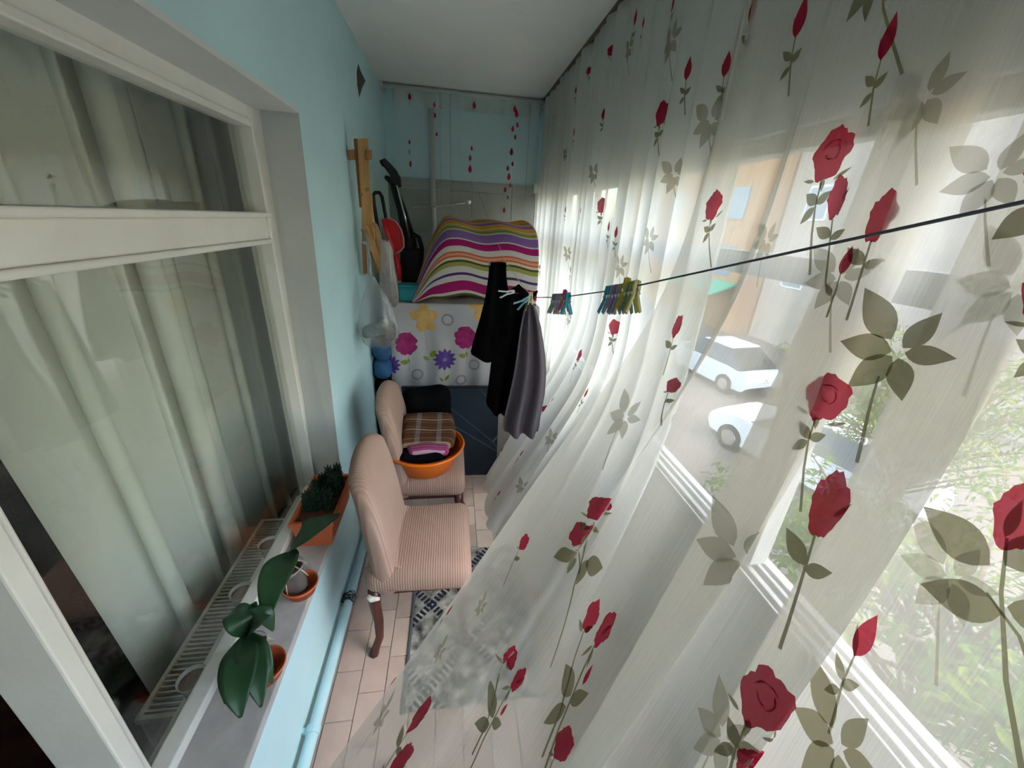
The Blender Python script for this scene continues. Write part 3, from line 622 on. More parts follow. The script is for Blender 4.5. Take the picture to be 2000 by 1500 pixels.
# basin with laundry on the far chair
ba = thing('basin', (-0.155, 1.765, 0.475), 'orange plastic basin full of laundry on the rear chair', 'basin'); bc = (-0.150, 1.765, 0.478)
b = MB(); b.lathe([(0, .0), (.125, .0), (.140, .008), (.172, .095), (.186, .122), (.200, .126), (.202, .120), (.192, .116), (.178, .112)][:], bc, 40); b.lathe([(.178, .124), (.165, .098), (.134, .014), (0, .012)], bc, 40); b.build('bowl', ORANGE, ba, smooth=True)
b = MB(); b.tube([(bc[0] + .197 * math.cos(a), bc[1] + .197 * math.sin(a), bc[2] + .123) for a in np.linspace(0, 2 * PI, 41)], .0075, 8, caps=False); b.build('rim', ORANGE, ba, smooth=True)
def wob(seed, amp, fr):
    def d(p):
        x, y, z = p; return (x + amp * math.sin(fr * y + seed), y + amp * math.sin(fr * z * 1.3 + seed * 2), z + amp * math.sin(fr * x + 2 * seed) * math.cos(fr * .8 * y))
    return d
b = MB(); b.rbox((-.165, 1.755, .575), (.265, .265, .10), .05, 12, wob(1, .010, 28)); tag(b.build('laundry', BLACKC, org=(-.16, 1.76, .53), smooth=True), 'crumpled dark laundry filling the orange basin', 'laundry')
def plaid(name, base, c1, c2, sc):
    M = mat(name, base, 0.9, 0.1, 30); N = M.node_tree.nodes; L = M.node_tree.links; p = N['Principled BSDF']; tc = N.new('ShaderNodeTexCoord')
    last = p.inputs['Base Color'].links[0].from_socket
    for d, col, s_, th in (('X', c2, sc * .7, .86), ('Y', c1, sc, .955), ('Y', c1, sc * 2.0, .975)):
        w = N.new('ShaderNodeTexWave'); w.bands_direction = d; w.inputs['Scale'].default_value = s_; w.inputs['Distortion'].default_value = .3; L.new(tc.outputs['Object'], w.inputs['Vector'])
        mr = N.new('ShaderNodeMapRange'); mr.inputs['From Min'].default_value = th; mr.inputs['From Max'].default_value = th + .04; mr.inputs['To Max'].default_value = .75; L.new(w.outputs['Fac'], mr.inputs['Value'])
        mx = N.new('ShaderNodeMix'); mx.data_type = 'RGBA'; mx.inputs['B'].default_value = (*col, 1); L.new(mr.outputs[0], mx.inputs['Factor']); L.new(last, mx.inputs['A']); last = mx.outputs['Result']
    L.new(last, p.inputs['Base Color']); return M
PL1 = plaid('brown_plaid', (0.085, 0.032, 0.014), (0.42, 0.29, 0.16), (0.16, 0.14, 0.13), 4.2); PL2 = plaid('pink_plaid', (0.30, 0.03, 0.11), (0.60, 0.45, 0.50), (0.10, 0.05, 0.20), 16)
def bl_def(p):
    x, y, z = p; q = wob(2, .007, 22)(p); return (q[0], q[1], q[2] + .03 * (y / .12) - .25 * x * x)
b = MB(); b.rbox((-.135, 1.815, .655), (.27, .23, .075), .035, 12, bl_def); tag(b.build('blanket', PL1, org=(-.13, 1.81, .62), smooth=True), 'brown plaid folded blanket on top of the basin', 'blanket')
b = MB(); b.rbox((-.125, 1.675, .625), (.20, .07, .05), .022, 9, wob(4, .006, 40)); tag(b.build('plaid_cloth', PL2, org=(-.12, 1.675, .60), smooth=True), 'pink and purple checked cloth tucked under the brown blanket', 'cloth')
b = MB(); b.rbox((-.155, 2.02, .70), (.27, .13, .22), .06, 11, wob(3, .01, 18)); b.rbox((-.155, 1.99, .55), (.25, .10, .12), .04, 7); tag(b.build('black_bundle', BLACKC, org=(-.16, 2.0, .47), smooth=True), 'black bundled garment at the rear edge of the second chair', 'garment')

# dark marbled board
def marble():
    M = mat('dark_marbled', (0.018, 0.030, 0.048), 0.45, 0.3, 5); N = M.node_tree.nodes; L = M.node_tree.links; p = N['Principled BSDF']; old = p.inputs['Base Color'].links[0].from_socket
    tc = N.new('ShaderNodeTexCoord'); mp = N.new('ShaderNodeMapping'); m0 = N.new('ShaderNodeMapping'); m0.inputs['Rotation'].default_value = (0, math.radians(-48), 0); L.new(tc.outputs['Object'], m0.inputs['Vector']); mp.inputs['Scale'].default_value = (.22, 1, 1.1); L.new(m0.outputs[0], mp.inputs['Vector'])
    v = N.new('ShaderNodeTexVoronoi'); v.feature = 'DISTANCE_TO_EDGE'; v.inputs['Scale'].default_value = 4.5; L.new(mp.outputs[0], v.inputs['Vector'])
    mr = N.new('ShaderNodeMapRange'); mr.inputs['From Min'].default_value = 0.0; mr.inputs['From Max'].default_value = .010; mr.inputs['To Min'].default_value = .35; mr.inputs['To Max'].default_value = 0; L.new(v.outputs['Distance'], mr.inputs['Value'])
    mx = N.new('ShaderNodeMix'); mx.data_type = 'RGBA'; mx.inputs['B'].default_value = (.35, .40, .45, 1); L.new(mr.outputs[0], mx.inputs['Factor']); L.new(old, mx.inputs['A']); L.new(mx.outputs['Result'], p.inputs['Base Color']); return M
md = thing('marbled_board', (0.0, 2.33, 0), 'dark blue marbled board standing on the floor behind the chairs', 'board')
M_ = Matrix.Translation((0, 2.30, 0)) @ Matrix.Rotation(math.radians(-5), 4, 'X')
b = MB(); b.box((-.335, 0, 0.0), (.30, .03, .665), M=M_); b.build('panel', marble(), md, bevel=.006)
b = MB(); b.box((-.337, -.002, .655), (.302, .032, .668), M=M_); b.build('top_edge', mat('board_edge', (0.012, 0.014, 0.02), .5), md, bevel=.003)

# ============================================================ PILE AT THE BACK
cb = thing('cabinet', (0.1, 2.9, 0), 'low storage cabinet hidden under the floral oilcloth', 'cabinet')
CARD = mat('cabinet_white', (0.5, 0.48, 0.45), 0.7)
b = MB(); b.box((-.385, 2.46, 0), (.545, 3.35, 1.185)); b.build('body', CARD, cb, bevel=.006)
# floral oilcloth : arc = x from left, v = down from the front top edge (negative: over the top)
def flor(A, V):
    A = np.asarray(A, float); V = np.asarray(V, float); r = .02
    x = -.405 + A + .012 * np.sin(V * 5 + .5) * (V > 0)
    y = np.where(V > 0, 2.443 - .010 * np.sin(A * 21 + 1) * sm(0, .5, V) - .006 * np.sin(A * 47) * sm(0, .5, V), 2.443 - V)
    z = np.where(V > 0, 1.192 - V, 1.192) + .004 * np.sin(A * 30) * (V <= 0)
    k = sm(-.03, .03, V); y = np.where(np.abs(V) < .03, 2.443 + .012 * (1 - k), y); z = np.where(np.abs(V) < .03, 1.192 - np.maximum(V, 0) * .9 - .0 * k, z)
    return np.stack([x, y, z], -1)
fo = thing('oilcloth', (0.1, 2.44, 0.48), 'white oilcloth with big magenta, purple and yellow flowers over the cabinet', 'tablecloth')
OIL = mat('oilcloth_white', (0.45, 0.435, 0.44), 0.35, 0.03, 5, spec=0.5)
U, V = np.meshgrid(np.linspace(0, .95, 110), np.concatenate([[-.85, -.5, -.2], np.linspace(-.04, .72, 46)]), indexing='ij'); b = MB(); b.grid(flor(U, V)); b.build('sheet', OIL, fo, smooth=True)
FM = [mat('print_magenta', (0.33, 0.02, 0.13), .4, .3, 30), mat('print_purple', (0.10, 0.05, 0.26), .4, .25, 30), mat('print_yellow', (0.62, 0.38, 0.13), .4, .15, 20), mat('print_lime', (0.22, 0.26, 0.03), .4, .25, 30), mat('print_greymauve', (0.27, 0.24, 0.26), .4), mat('print_orange_dot', (0.55, 0.12, 0.02), .4), mat('print_dark', (0.05, 0.015, 0.08), .4), mat('print_white', (.7, .68, .68), .4)]
def petals(n, r0, L_, w, mi, ph=0): return [(leafp(r0 * math.cos(a), r0 * math.sin(a), a, L_, w), mi) for a in [ph + 2 * PI * i / n for i in range(n)]]
def circ(r, mi, n=18, x=0, y=0): return (bloomp(x, y, r, 1, 1, 1, 0, .02), mi)
def ringp(r): return [(leafp(r * math.cos(a), r * math.sin(a), a + 1.1, .016, .0035, 5), 4) for a in np.linspace(0, 2 * PI, 20, endpoint=False)] + [(stemp([(r * math.cos(a), r * math.sin(a)) for a in np.linspace(t0, t0 + 2.2, 8)], .004, .004), 4) for t0 in (0, 2.1, 4.2)]
yel = [(bloomp(.047 * math.cos(a), .047 * math.sin(a), .034, 1.35, 1, 3, a, .04), 2) for a in (1.5, 2.75, .35, -.95, -1.95)] + [circ(.012, 5)] + [(leafp(.016 * math.cos(a), .016 * math.sin(a), a, .008, .003, 4), 5) for a in np.linspace(0, 6, 9)] + [(stemp([(0, -.05), (.006, -.14), (.014, -.24)], .001, .001), 4)]
mag = [(bloomp(0, .008, .060, .95, 1.12, 5, 0, .10), 0)] + [(bloomp(.045 * math.cos(a), .05 * math.sin(a), .028, 1, 1, 3, 0, .12), 0) for a in (0.4, 1.2, 2.0, 2.8, 3.7, 4.4, 5.1, 5.8)] + petals(5, .004, .03, .003, 7, .3) + [circ(.008, 6)] + [(stemp([(.01, -.075), (.014, -.12), (.016, -.19)], .0015, .0015), 4), (leafp(.01, -.13, 2.9, .055, .018), 3), (leafp(.005, -.10, -1.1, .035, .008), 3)]
pur = [(bloomp(.042 * math.cos(a), .042 * math.sin(a), .013, 2.5, 1, 3, a, .04), 1) for a in np.linspace(0, 2 * PI, 12, endpoint=False)] + petals(8, .004, .03, .003, 7) + [circ(.012, 6), (stemp([(0, -.06), (.005, -.11), (.006, -.155)], .001, .001), 4), (leafp(.008, -.15, 1.0, .05, .012), 3), (leafp(-.002, -.155, 2.3, .045, .009), 3)]
lf2 = [(leafp(0, 0, 1.0, .06, .02), 3), (leafp(-.01, -.02, 2.6, .045, .015), 3)]
def flat(px, py):
    p = onY(px, py, 2.44); return (p[0] + .405, 1.192 - p[2])
for (u, v, mo, sz) in [(825, 622, yel, 1.0), (940, 600, yel, 1.0), (790, 672, mag, 1.0), (905, 660, mag, 1.0), (866, 702, pur, 1.0), (760, 712, pur, .9), (838, 698, lf2, 1.0)]:
    decal(fo, 'flower_print', flor, mo, FM, flat(u, v), sz, 0, .02, -.0012)
for (u, v, r) in [(871, 625, .032), (814, 732, .032), (780, 770, .032), (924, 713, .03), (900, 743, .03), (980, 700, .03)]:
    decal(fo, 'ring_print', flor, ringp(r), FM, flat(u, v), 1, 0, .02, -.0012)
# striped blanket heap
STR = [('o', .10), ('w', .12), ('m', .42), ('w', .22), ('n', .10), ('w', .26), ('l', .16), ('d', .08), ('c', .10), ('r', .08), ('p', .10), ('r', .06), ('w', .22), ('m', .30), ('w', .06), ('u', .42), ('w', .06), ('l', .10), ('d', .05), ('l', .16), ('w', .05), ('y', .42), ('w', .08), ('u', .20), ('v', .30), ('w', .10), ('y', .20), ('l', .14), ('w', .16), ('m', .2), ('y', .3)]
SCOL = dict(o=(.09, .08, .02), w=(.52, .48, .42), m=(.30, .012, .10), n=(.06, .03, .14), l=(.27, .27, .07), d=(.07, .06, .015), c=(.55, .48, .36), r=(.50, .10, .04), p=(.62, .26, .16), u=(.20, .10, .26), y=(.62, .25, .015), v=(.36, .13, .22))
def stripe_mat():
    M = bpy.data.materials.new('striped_blanket'); M.use_nodes = True; N = M.node_tree.nodes; L = M.node_tree.links; p = N['Principled BSDF']; p.inputs['Roughness'].default_value = .9; p.inputs['Specular IOR Level'].default_value = .15
    uv = N.new('ShaderNodeUVMap'); sp = N.new('ShaderNodeSeparateXYZ'); L.new(uv.outputs[0], sp.inputs[0]); rp = N.new('ShaderNodeValToRGB'); rp.color_ramp.interpolation = 'CONSTANT'; L.new(sp.outputs['Y'], rp.inputs[0])
    tot = sum(w for _, w in STR); a = 0; E_ = rp.color_ramp.elements
    for i, (k_, w) in enumerate(STR):
        e = E_[i] if i < 2 else E_.new(a / tot)
        if i < 2: e.position = a / tot
        e.color = (*SCOL[k_], 1); a += w
    L.new(rp.outputs[0], p.inputs['Base Color'])
    nz = N.new('ShaderNodeTexNoise'); nz.inputs['Scale'].default_value = 25; tc = N.new('ShaderNodeTexCoord'); L.new(tc.outputs['Object'], nz.inputs['Vector']); bp_ = N.new('ShaderNodeBump'); bp_.inputs['Strength'].default_value = .25; bp_.inputs['Distance'].default_value = .02; L.new(nz.outputs[0], bp_.inputs['Height']); L.new(bp_.outputs[0], p.inputs['Normal']); return M
# profile at the front: from the hem up over the shoulder to the back; left side rounds off
prof = np.array([(2.405, 1.245), (2.395, 1.31), (2.395, 1.39), (2.405, 1.47), (2.43, 1.545), (2.48, 1.61), (2.56, 1.655), (2.70, 1.68), (2.90, 1.69), (3.10, 1.69), (3.25, 1.66), (3.36, 1.58)])
dl_ = np.concatenate([[0], np.cumsum(np.hypot(*np.diff(prof, axis=0).T))]); tp = dl_ / dl_[-1]; nu, nv = 70, 60; G_ = np.zeros((nu, nv, 3)); UVs = np.zeros((nu, nv, 2))
for i in range(nu):
    a = i / (nu - 1)
    for j in range(nv):
        t = j / (nv - 1); y = np.interp(t, tp, prof[:, 0]); z = np.interp(t, tp, prof[:, 1])
        x = -.30 + a * .815
        k_ = float(sm(0, .34, a)); 
        drop = (1 - k_); x += .15 * drop * (1 - t) * .4 + .05 * math.sin(a * 3) * 0
        zb = 1.20
        z2 = zb + (z - zb) * (0.02 + .98 * k_ ** .55); y2 = y + .02 * drop
        z2 += .010 * math.sin(a * 17 + t * 4) * k_ + .012 * math.sin(a * 7 + 1) * t * k_ - .02 * (a - .5) * t
        z2 += -.035 * (1 - t) * sm(.45, 1.0, a) * (1 - t)
        G_[i, j] = (x, y2 - .012 * math.sin(a * 9) * (1 - t), z2); UVs[i, j] = (a, min(.999, t * 1.72))
# smooth rows
b = MB(); b.grid(G_, UVs); bl = thing('striped_blanket', (0.19, 2.9, 1.19), 'colourful striped blanket draped over the heap on the cabinet', 'blanket')
ob = b.build('blanket_sheet', stripe_mat(), bl, smooth=True); sd = ob.modifiers.new('thick', 'SOLIDIFY'); sd.thickness = .008; sd.offset = -1
b = MB(); b.rbox((.20, 2.93, 1.36), (.46, .74, .32), .14, 9); tag(b.build('bedding_stack', mat('bedding', (.4, .38, .36), .9), org=(.2, 2.9, 1.2), smooth=True), 'stack of bedding under the striped blanket', 'bedding')
# teal tub
tt = thing('tub', (-.262, 2.50, 1.197), 'small teal plastic tub at the left of the striped blanket', 'tub')
b = MB(); b.rbox((-.262, 2.505, 1.245), (.135, .11, .092), .02, 7, lambda p: (p[0] * (1 + .6 * (p[2] + .046)), p[1] * (1 + .6 * (p[2] + .046)), p[2])); b.build('body', TEAL, tt, smooth=True)
b = MB(); b.rbox((-.262, 2.505, 1.293), (.152, .124, .012), .006, 5); b.build('lid', mat('teal_lid', (.012, .26, .28), .4), tt, smooth=True)
# blue bundles left of the cabinet
NAVY = mat('blue_cloth', (0.03, 0.09, 0.20), .8, .3, 15, .2, 60)
for i, (z, rx) in enumerate(((.90, .075), (.77, .08), (.64, .07))):
    b = MB(); b.rbox((-.448, 2.46 + .01 * i, z), (.115, .20, .14), .055, 8, wob(i + 5, .006, 30)); tag(b.build('blue_bundle', NAVY if i < 2 else BLACKC, org=(-.45, 2.46, z - .07), smooth=True), ['blue cloth bundle wedged highest between wall and flowered cabinet', 'blue cloth bundle in the middle of the wedged ones', 'black cloth bundle lowest between wall and flowered cabinet'][i], 'bundle', 'bundles wedged by the wall')
b = MB(); b.rbox((-.448, 2.47, .285), (.115, .22, .57), .04, 7); tag(b.build('storage_bag', BLACKC, org=(-.45, 2.47, 0), smooth=True), 'tall black bag on the floor under the wedged bundles', 'bag')

# folding cart / vacuum wand / dustpan on the left behind the tub
def px(pts, y): return [tuple(onY(u, v, y)) for u, v in pts]
cr = thing('vacuum_cleaner', onY(815, 560, 2.95), 'black upright vacuum cleaner with curved handle and chrome tube by the far wall', 'vacuum cleaner')
b = MB(); b.tube(px([(744, 320), (750, 317), (758, 325), (768, 337), (774, 350), (777, 366)], 3.0), [.020, .026, .026, .028, .032, .026], 10); b.build('handle', BLACKP, cr, smooth=True)
b = MB(); b.tube(px([(752, 345), (762, 352), (770, 356)], 3.0), [.012, .020, .026], 8); b.build('handle_grip', BLACKP, cr, smooth=True)
b = MB(); b.tube(px([(766, 355), (785, 410), (800, 470), (808, 560)], 3.0), [.022, .034, .050, .055], 10); b.build('body', BLACKP, cr, smooth=True)
b = MB(); b.tube(px([(775, 362), (790, 420), (801, 466)], 2.96), .007, 8); b.build('tube', CHROME, cr, smooth=True)
b = MB(); b.tube(px([(803, 470), (808, 456), (818, 464), (824, 485), (822, 520), (812, 560)], 2.98), .016, 8); b.build('hose', BLACKP, cr, smooth=True)
b = MB(); b.rbox(onY(806, 540, 3.0), (.16, .14, .40), .04, 7); b.build('dust_bag', mat('vac_dark', (.015, .012, .018), .6), cr, smooth=True)
b = MB(); b.rbox((-.30, 3.0, 1.02 + .2), (.16, .16, .06), .02, 5); b.build('foot', BLACKP, cr, smooth=True)
tl = thing('trolley', onY(745, 520, 2.75), 'black tubular handle of a folding trolley behind the wooden rack', 'trolley')
b = MB(); b.tube(px([(752, 560), (742, 470), (731, 400), (729, 382), (733, 376), (741, 376), (746, 384), (751, 410), (762, 470), (772, 560)], 2.75), .011, 8); b.build('handle', BLACKP, tl, smooth=True)
b = MB(); b.tube(px([(742, 470), (762, 470)], 2.75), .009, 8); b.build('crossbar', BLACKP, tl, smooth=True)
b = MB(); b.rbox((-.43, 2.75, 1.22), (.11, .10, .10), .02, 5); b.build('load', BLACKP, tl, smooth=True)
dp = thing('dustpan', onY(770, 500, 2.6), 'red plastic dustpan hanging behind the wooden rack', 'dustpan')
pl = [(748, 428), (756, 425), (772, 432), (783, 447), (788, 465), (789, 482), (783, 490), (772, 496), (766, 482), (756, 455)]
P0 = np.array(px(pl, 2.60)); P1 = P0 + np.array([0.004, .05, 0]); n = len(pl)
b = MB(); b.add(list(P0) + list(P0 + np.array([0, .005, 0])), [tuple(range(n)), tuple(range(n, 2 * n))[::-1]] + [(i, (i + 1) % n, (i + 1) % n + n, i + n) for i in range(n)]); b.build('pan', REDP, dp)
b = MB(); b.tube([tuple(p) for p in np.array(px([(756, 425), (772, 432), (783, 447), (788, 465), (789, 482), (783, 490), (772, 496)], 2.588))], .006, 6); b.build('rim', mat('red_rim', (.62, .25, .22), .4), dp, smooth=True)
b = MB(); b.tube([tuple(p) for p in np.array(px([(748, 428), (756, 455), (766, 482), (772, 496)], 2.585))], [.012, .014, .014, .008], 6); b.build('side_lip', REDP, dp, smooth=True)
b = MB(); b.tube(px([(772, 496), (778, 520), (781, 548)], 2.60), [.016, .018, .014], 8); b.build('handle', REDP, dp, smooth=True)

# wooden folding rack on the wall
wd = thing('wooden_rack', (-0.47, 2.28, 1.4), 'folded pine clothes rack hanging on the blue wall', 'rack'); YW = 2.28
def board(quad, y, th, name, mt=WOOD):
    P = [np.array(onY(u, v, y)) for u, v in quad]; Q = [p + np.array([0, th, 0]) for p in P]
    b = MB(); b.add(P + Q, [(0, 1, 2, 3), (7, 6, 5, 4), (0, 4, 5, 1), (1, 5, 6, 2), (2, 6, 7, 3), (3, 7, 4, 0)]); return b.build(name, mt, wd, bevel=.002)
WOOD2 = mat('pine_wood_dark', (0.36, 0.15, 0.05), 0.5, 0.22, 5, stretch=(6, 6, .6))
board([(697, 271), (717, 270), (724, 400), (706, 402)], YW, .02, 'slat'); board([(690, 271), (698, 270), (712, 405), (702, 405)], YW + .021, .02, 'slat', WOOD2)
board([(706, 395), (726, 380), (732, 470), (707, 472)], YW + .006, .02, 'slat')
board([(707, 445), (717, 438), (753, 530), (742, 535)], YW - .02, .018, 'slat'); board([(727, 430), (737, 440), (757, 505), (745, 520), (731, 478), (722, 455)][:4], YW + .03, .02, 'slat')
board([(706, 475), (714, 480), (716, 534), (709, 536)], YW + .03, .02, 'slat', WOOD2); board([(718, 485), (730, 500), (744, 533), (738, 536)], YW + .035, .02, 'slat', WOOD2)
board([(678.5, 293), (690, 291), (692, 311), (681, 312)], YW - .01, .022, 'peg', WOOD2); board([(713, 293), (725, 293), (725, 311), (713, 312)], YW - .015, .022, 'peg', WOOD2)
SCR = mat('brass_screw', (0.30, 0.22, 0.12), .3, metallic=1.0)
for (u, v) in ((706, 380), (716.5, 371), (708, 450), (716, 446)):
    p = onY(u, v, YW - .004); b = MB(); b.lathe([(0, .004), (.007, .003), (.008, 0)], n=12, M=Matrix.Translation(tuple(p)) @ Matrix.Rotation(PI / 2, 4, 'X')); b.build('screw', SCR, wd)
# plastic bags
def bag(name, cpx, yb, prof, wr_, material, label, handles, content=None):
    g = thing(name, onY(cpx[0], cpx[1], yb), label, 'plastic bag', 'plastic bags hanging on the rack'); n = 36; V = []
    rows = []
    for k_, (u0, u1, v) in enumerate(prof):
        a = onY(u0, v, yb); c = onY(u1, v, yb); ce = (a + c) / 2; w = (c[0] - a[0]) / 2; row = []
        for j in range(n):
            an = 2 * PI * j / n; rp = 1 + wr_ * math.sin(7 * an + k_ * .9) + wr_ * .6 * math.sin(13 * an + k_ * 1.7)
            row.append((ce[0] + w * math.cos(an) * rp, ce[1] + w * .62 * math.sin(an) * rp, ce[2] + .006 * math.sin(3 * an + k_)))
        rows.append(row)
    b = MB(); b.grid(np.array(rows).transpose(1, 0, 2), closed_u=True); b.f.append(tuple((len(rows) - 1) + j * len(rows) for j in range(n))); b.mi.append(0)
    b.build('film', material, g, smooth=True)
    for h in handles: b = MB(); hn = len(h); b.tube([tuple(onY(u, v, (2.262 * (hn - 1 - i) + (yb - .01) * i) / (hn - 1))) for i, (u, v) in enumerate(h)], .006, 6, sq=.4); b.build('handle', material, g, smooth=True)
    if content: content(g)
    return g
FILM = cloth_mat('bag_film', (.50, .52, .50), .24, .4); FILM2 = cloth_mat('bag_film_brown', (.42, .35, .31), .48, .4)
for f_ in (FILM, FILM2):
    N = f_.node_tree.nodes; L = f_.node_tree.links; o_ = N['Material Output']; src = o_.inputs[0].links[0].from_socket; g_ = N.new('ShaderNodeBsdfGlossy'); g_.inputs['Roughness'].default_value = .22; mx = N.new('ShaderNodeMixShader'); mx.inputs[0].default_value = .10; L.new(src, mx.inputs[1]); L.new(g_.outputs[0], mx.inputs[2]); L.new(mx.outputs[0], o_.inputs[0])
def cont(g):
    for i, (u, v, s_) in enumerate(((728, 645, .07), (752, 640, .075), (738, 662, .06), (760, 655, .05))):
        b = MB(); p = onY(u, v, 2.10); b.rbox(p, (s_ * 1.3, s_ * 1.2, s_), s_ * .4, 6, wob(i, .008, 50)); b.build('crumpled_film', mat('bag_content', (.16, .16, .16), .5, .4, 25), g, smooth=True)
bag('plastic_bag', (735, 680), 2.10, [(722, 731, 540), (716, 738, 555), (708, 755, 580), (703, 768, 605), (701, 777, 630), (702, 780, 650), (710, 774, 668), (725, 760, 678)], .05, FILM, 'clear knotted plastic bag with grey contents hanging lowest by the blue wall', [[(712, 449), (716, 470), (721, 500), (725, 542)], [(714, 447), (719, 462), (721, 490), (724, 542)]], cont)
bag('plastic_bag', (765, 590), 2.20, [(742, 760, 470), (744, 767, 490), (742, 770, 520), (741, 775, 550), (743, 779, 575), (750, 778, 590), (760, 772, 598)], .06, FILM2, 'brownish plastic bag hanging behind the wooden slats', [[(728, 435), (736, 452), (746, 472)]])

# far wall small things
b = MB(); pp_ = onY(844, 300, 3.56)[0]; b.tube([(pp_, 3.565, 2.50), (pp_, 3.565, 1.2)], .022, 12); tag(b.build('pipe', ALU, org=(pp_, 3.565, 1.2), smooth=True), 'white vertical pipe on the far wall behind the veil', 'pipe')
tb = thing('towel_bar', (-.1, 3.53, 1.78), 'thin wire towel bar on the grey tiles', 'towel bar')
b = MB(); b.tube([tuple(onY(u, v, 3.53)) for u, v in ((803, 404), (850, 404), (890, 399), (918, 395))], .006, 8); b.build('bar', CHROME, tb, smooth=True)
b = MB(); b.tube([tuple(onY(u, v, 3.53)) for u, v in ((803, 404), (806, 396), (830, 394), (850, 398), (845, 404))], .003, 6); b.build('loop', CHROME, tb, smooth=True)
b = MB(); p = onY(914, 394, 3.55); b.lathe([(0, -.03), (.02, -.03), (.024, .03), (0, .03)], n=12, M=Matrix.Translation(tuple(p)) @ Matrix.Rotation(PI / 2, 4, 'X')); b.build('end_mount', CHROME, tb, smooth=True)
b = MB(); b.box((.655, 3.40, 1.15), (.77, 3.425, 1.905)); b.box((.64, 3.395, 1.905), (.78, 3.43, 1.975)); tag(b.build('white_board', mat('board_white', (.70, .70, .68), .5), org=(.71, 3.41, 1.15), bevel=.003), 'narrow white board upright in the far right corner', 'board')
HOLE = mat('bare_plaster_patch', (.08, .075, .07), .9, .3, 20)
p0 = [onX(u, v, XL + .0015) for u, v in ((700, 125), (705, 140), (714, 158), (708, 170), (702, 190), (698, 165), (697, 140))]
b = MB(); b.add(list(p0) + [q + np.array([-.003, 0, 0]) for q in p0], [tuple(range(7))] + [(i, i + 7, (i + 1) % 7 + 7, (i + 1) % 7) for i in range(7)]); tag(b.build('wall_patch', HOLE, org=tuple(p0[3])), 'dark chipped patch high on the blue wall', 'wall patch')

# ============================================================ CLOTHES LINE
LINE = [(.205, 3.585, 1.90), (.235, 3.0, 1.72), (.262, 2.5, 1.575), (.285, 2.18, 1.478), (.318, 1.98, 1.425), (.344, 1.686, 1.385), (.372, 1.317, 1.455), (.403, .903, 1.553), (.450, .28, 1.726), (.50, -.4, 1.93), (.54, -1.895, 2.2)]
cl_ = thing('clothesline', (.35, 1.5, 1.38), 'grey clothesline stretched the length of the balcony', 'clothesline')
b = MB(); b.tube(LINE[5:], .0018, 8); b.build('cord', mat('line_grey', (.10, .10, .12), .6), cl_, smooth=True)
b = MB(); b.tube(LINE[:6], .0014, 6); b.build('thin_cord', mat('line_pale', (.55, .55, .52), .6), cl_, smooth=True)
def line_at(y):
    L_ = np.array(LINE)[::-1]; return np.array([np.interp(y, L_[:, 1], L_[:, 0]), y, np.interp(y, L_[:, 1], L_[:, 2])])
PCOL = dict(teal=(.03, .34, .40), lilac=(.36, .27, .42), purple=(.24, .20, .34), grey=(.30, .33, .30), olive=(.36, .34, .06), yellow=(.66, .44, .03), green=(.14, .28, .22), red=(.62, .03, .10), cream=(.72, .64, .30), white=(.75, .78, .78), blue=(.30, .62, .72))
def peg_mesh(colr):
    mt = mat('peg_' + colr, PCOL[colr], .35, spec=.5); res = []
    for s_ in (-1, 1):
        b = MB(); w = .0048
        pr2 = [(0.0005, .012), (.006, .010), (.0075, -.004), (.0065, -.018), (.0165, -.052), (.0125, -.056), (.0075, -.040), (.0020, -.018), (.0028, -.006), (.0008, 0.0)]
        v = [(s_ * x, -w, z) for x, z in pr2] + [(s_ * x, w, z) for x, z in pr2]; n_ = len(pr2)
        b.add(v, [tuple(range(n_)), tuple(range(n_, 2 * n_))[::-1]] + [(i, i + n_, (i + 1) % n_ + n_, (i + 1) % n_) for i in range(n_)]); res.append((b, mt))
    return res
PROTO = {}
def peg(pos, colr, label, group=None, rot=(0, 0, 0), sc=1.0):
    if colr not in PROTO:
        t = thing('clothespin', (0, 0, 0)); ORG[t.name] = Vector((0, 0, 0))
        for b, mt in peg_mesh(colr): b.build('arm', mt, t)
        b = MB(); b.tube([(.009 * math.cos(a), -.006 + .012 * a / (6 * PI), -.015 + .006 * math.sin(a)) for a in np.linspace(0, 6 * PI, 22)], .0009, 4); b.build('spring', CHROME, t)
        PROTO[colr] = t; o = t
    else:
        o = dup(PROTO[colr], (0, 0, 0))
    o.location = tuple(map(float, pos)); o.rotation_euler = rot; o.scale = (sc,) * 3
    tag(o, label, 'clothespin', group); return o
ordn = ['first', 'second', 'third', 'fourth', 'fifth', 'sixth', 'seventh', 'eighth', 'ninth', 'tenth']
A1 = ['grey', 'green', 'grey', 'lilac', 'lilac', 'olive', 'red', 'teal', 'teal']; A2 = ['teal', 'teal', 'lilac', 'purple', 'lilac', 'olive', 'yellow', 'green', 'olive', 'cream']
yaw = -math.atan2(.403 - .372, .414)
for i, c_ in enumerate(A1):
    y = 1.40 - i * .0185; q = line_at(y); peg((q[0], q[1], q[2] + (.012 if c_ == 'red' else 0)), c_, '%s clothespin, %s from the left in the smaller cluster by the clothes' % (c_ if c_ != 'teal' else 'teal blue', ordn[i]), 'clothespins on the line', (0, rnd.uniform(-.06, .06), yaw - .05), 1.1)
for i, c_ in enumerate(A2):
    y = .975 - i * .0152; q = line_at(y); peg((q[0], q[1], q[2] + (.012 if c_ == 'yellow' else 0)), c_, '%s clothespin, %s from the left in the larger cluster on the line' % (c_ if c_ != 'teal' else 'teal blue', ordn[i]), 'clothespins on the line', (0, rnd.uniform(-.06, .06), yaw - .05), 1.1)
peg(onY(1037, 577, 1.66), 'cream', 'cream yellow clothespin holding the mauve grey garment', 'clothespins on the line', (0, 0, -.2), 1.25)
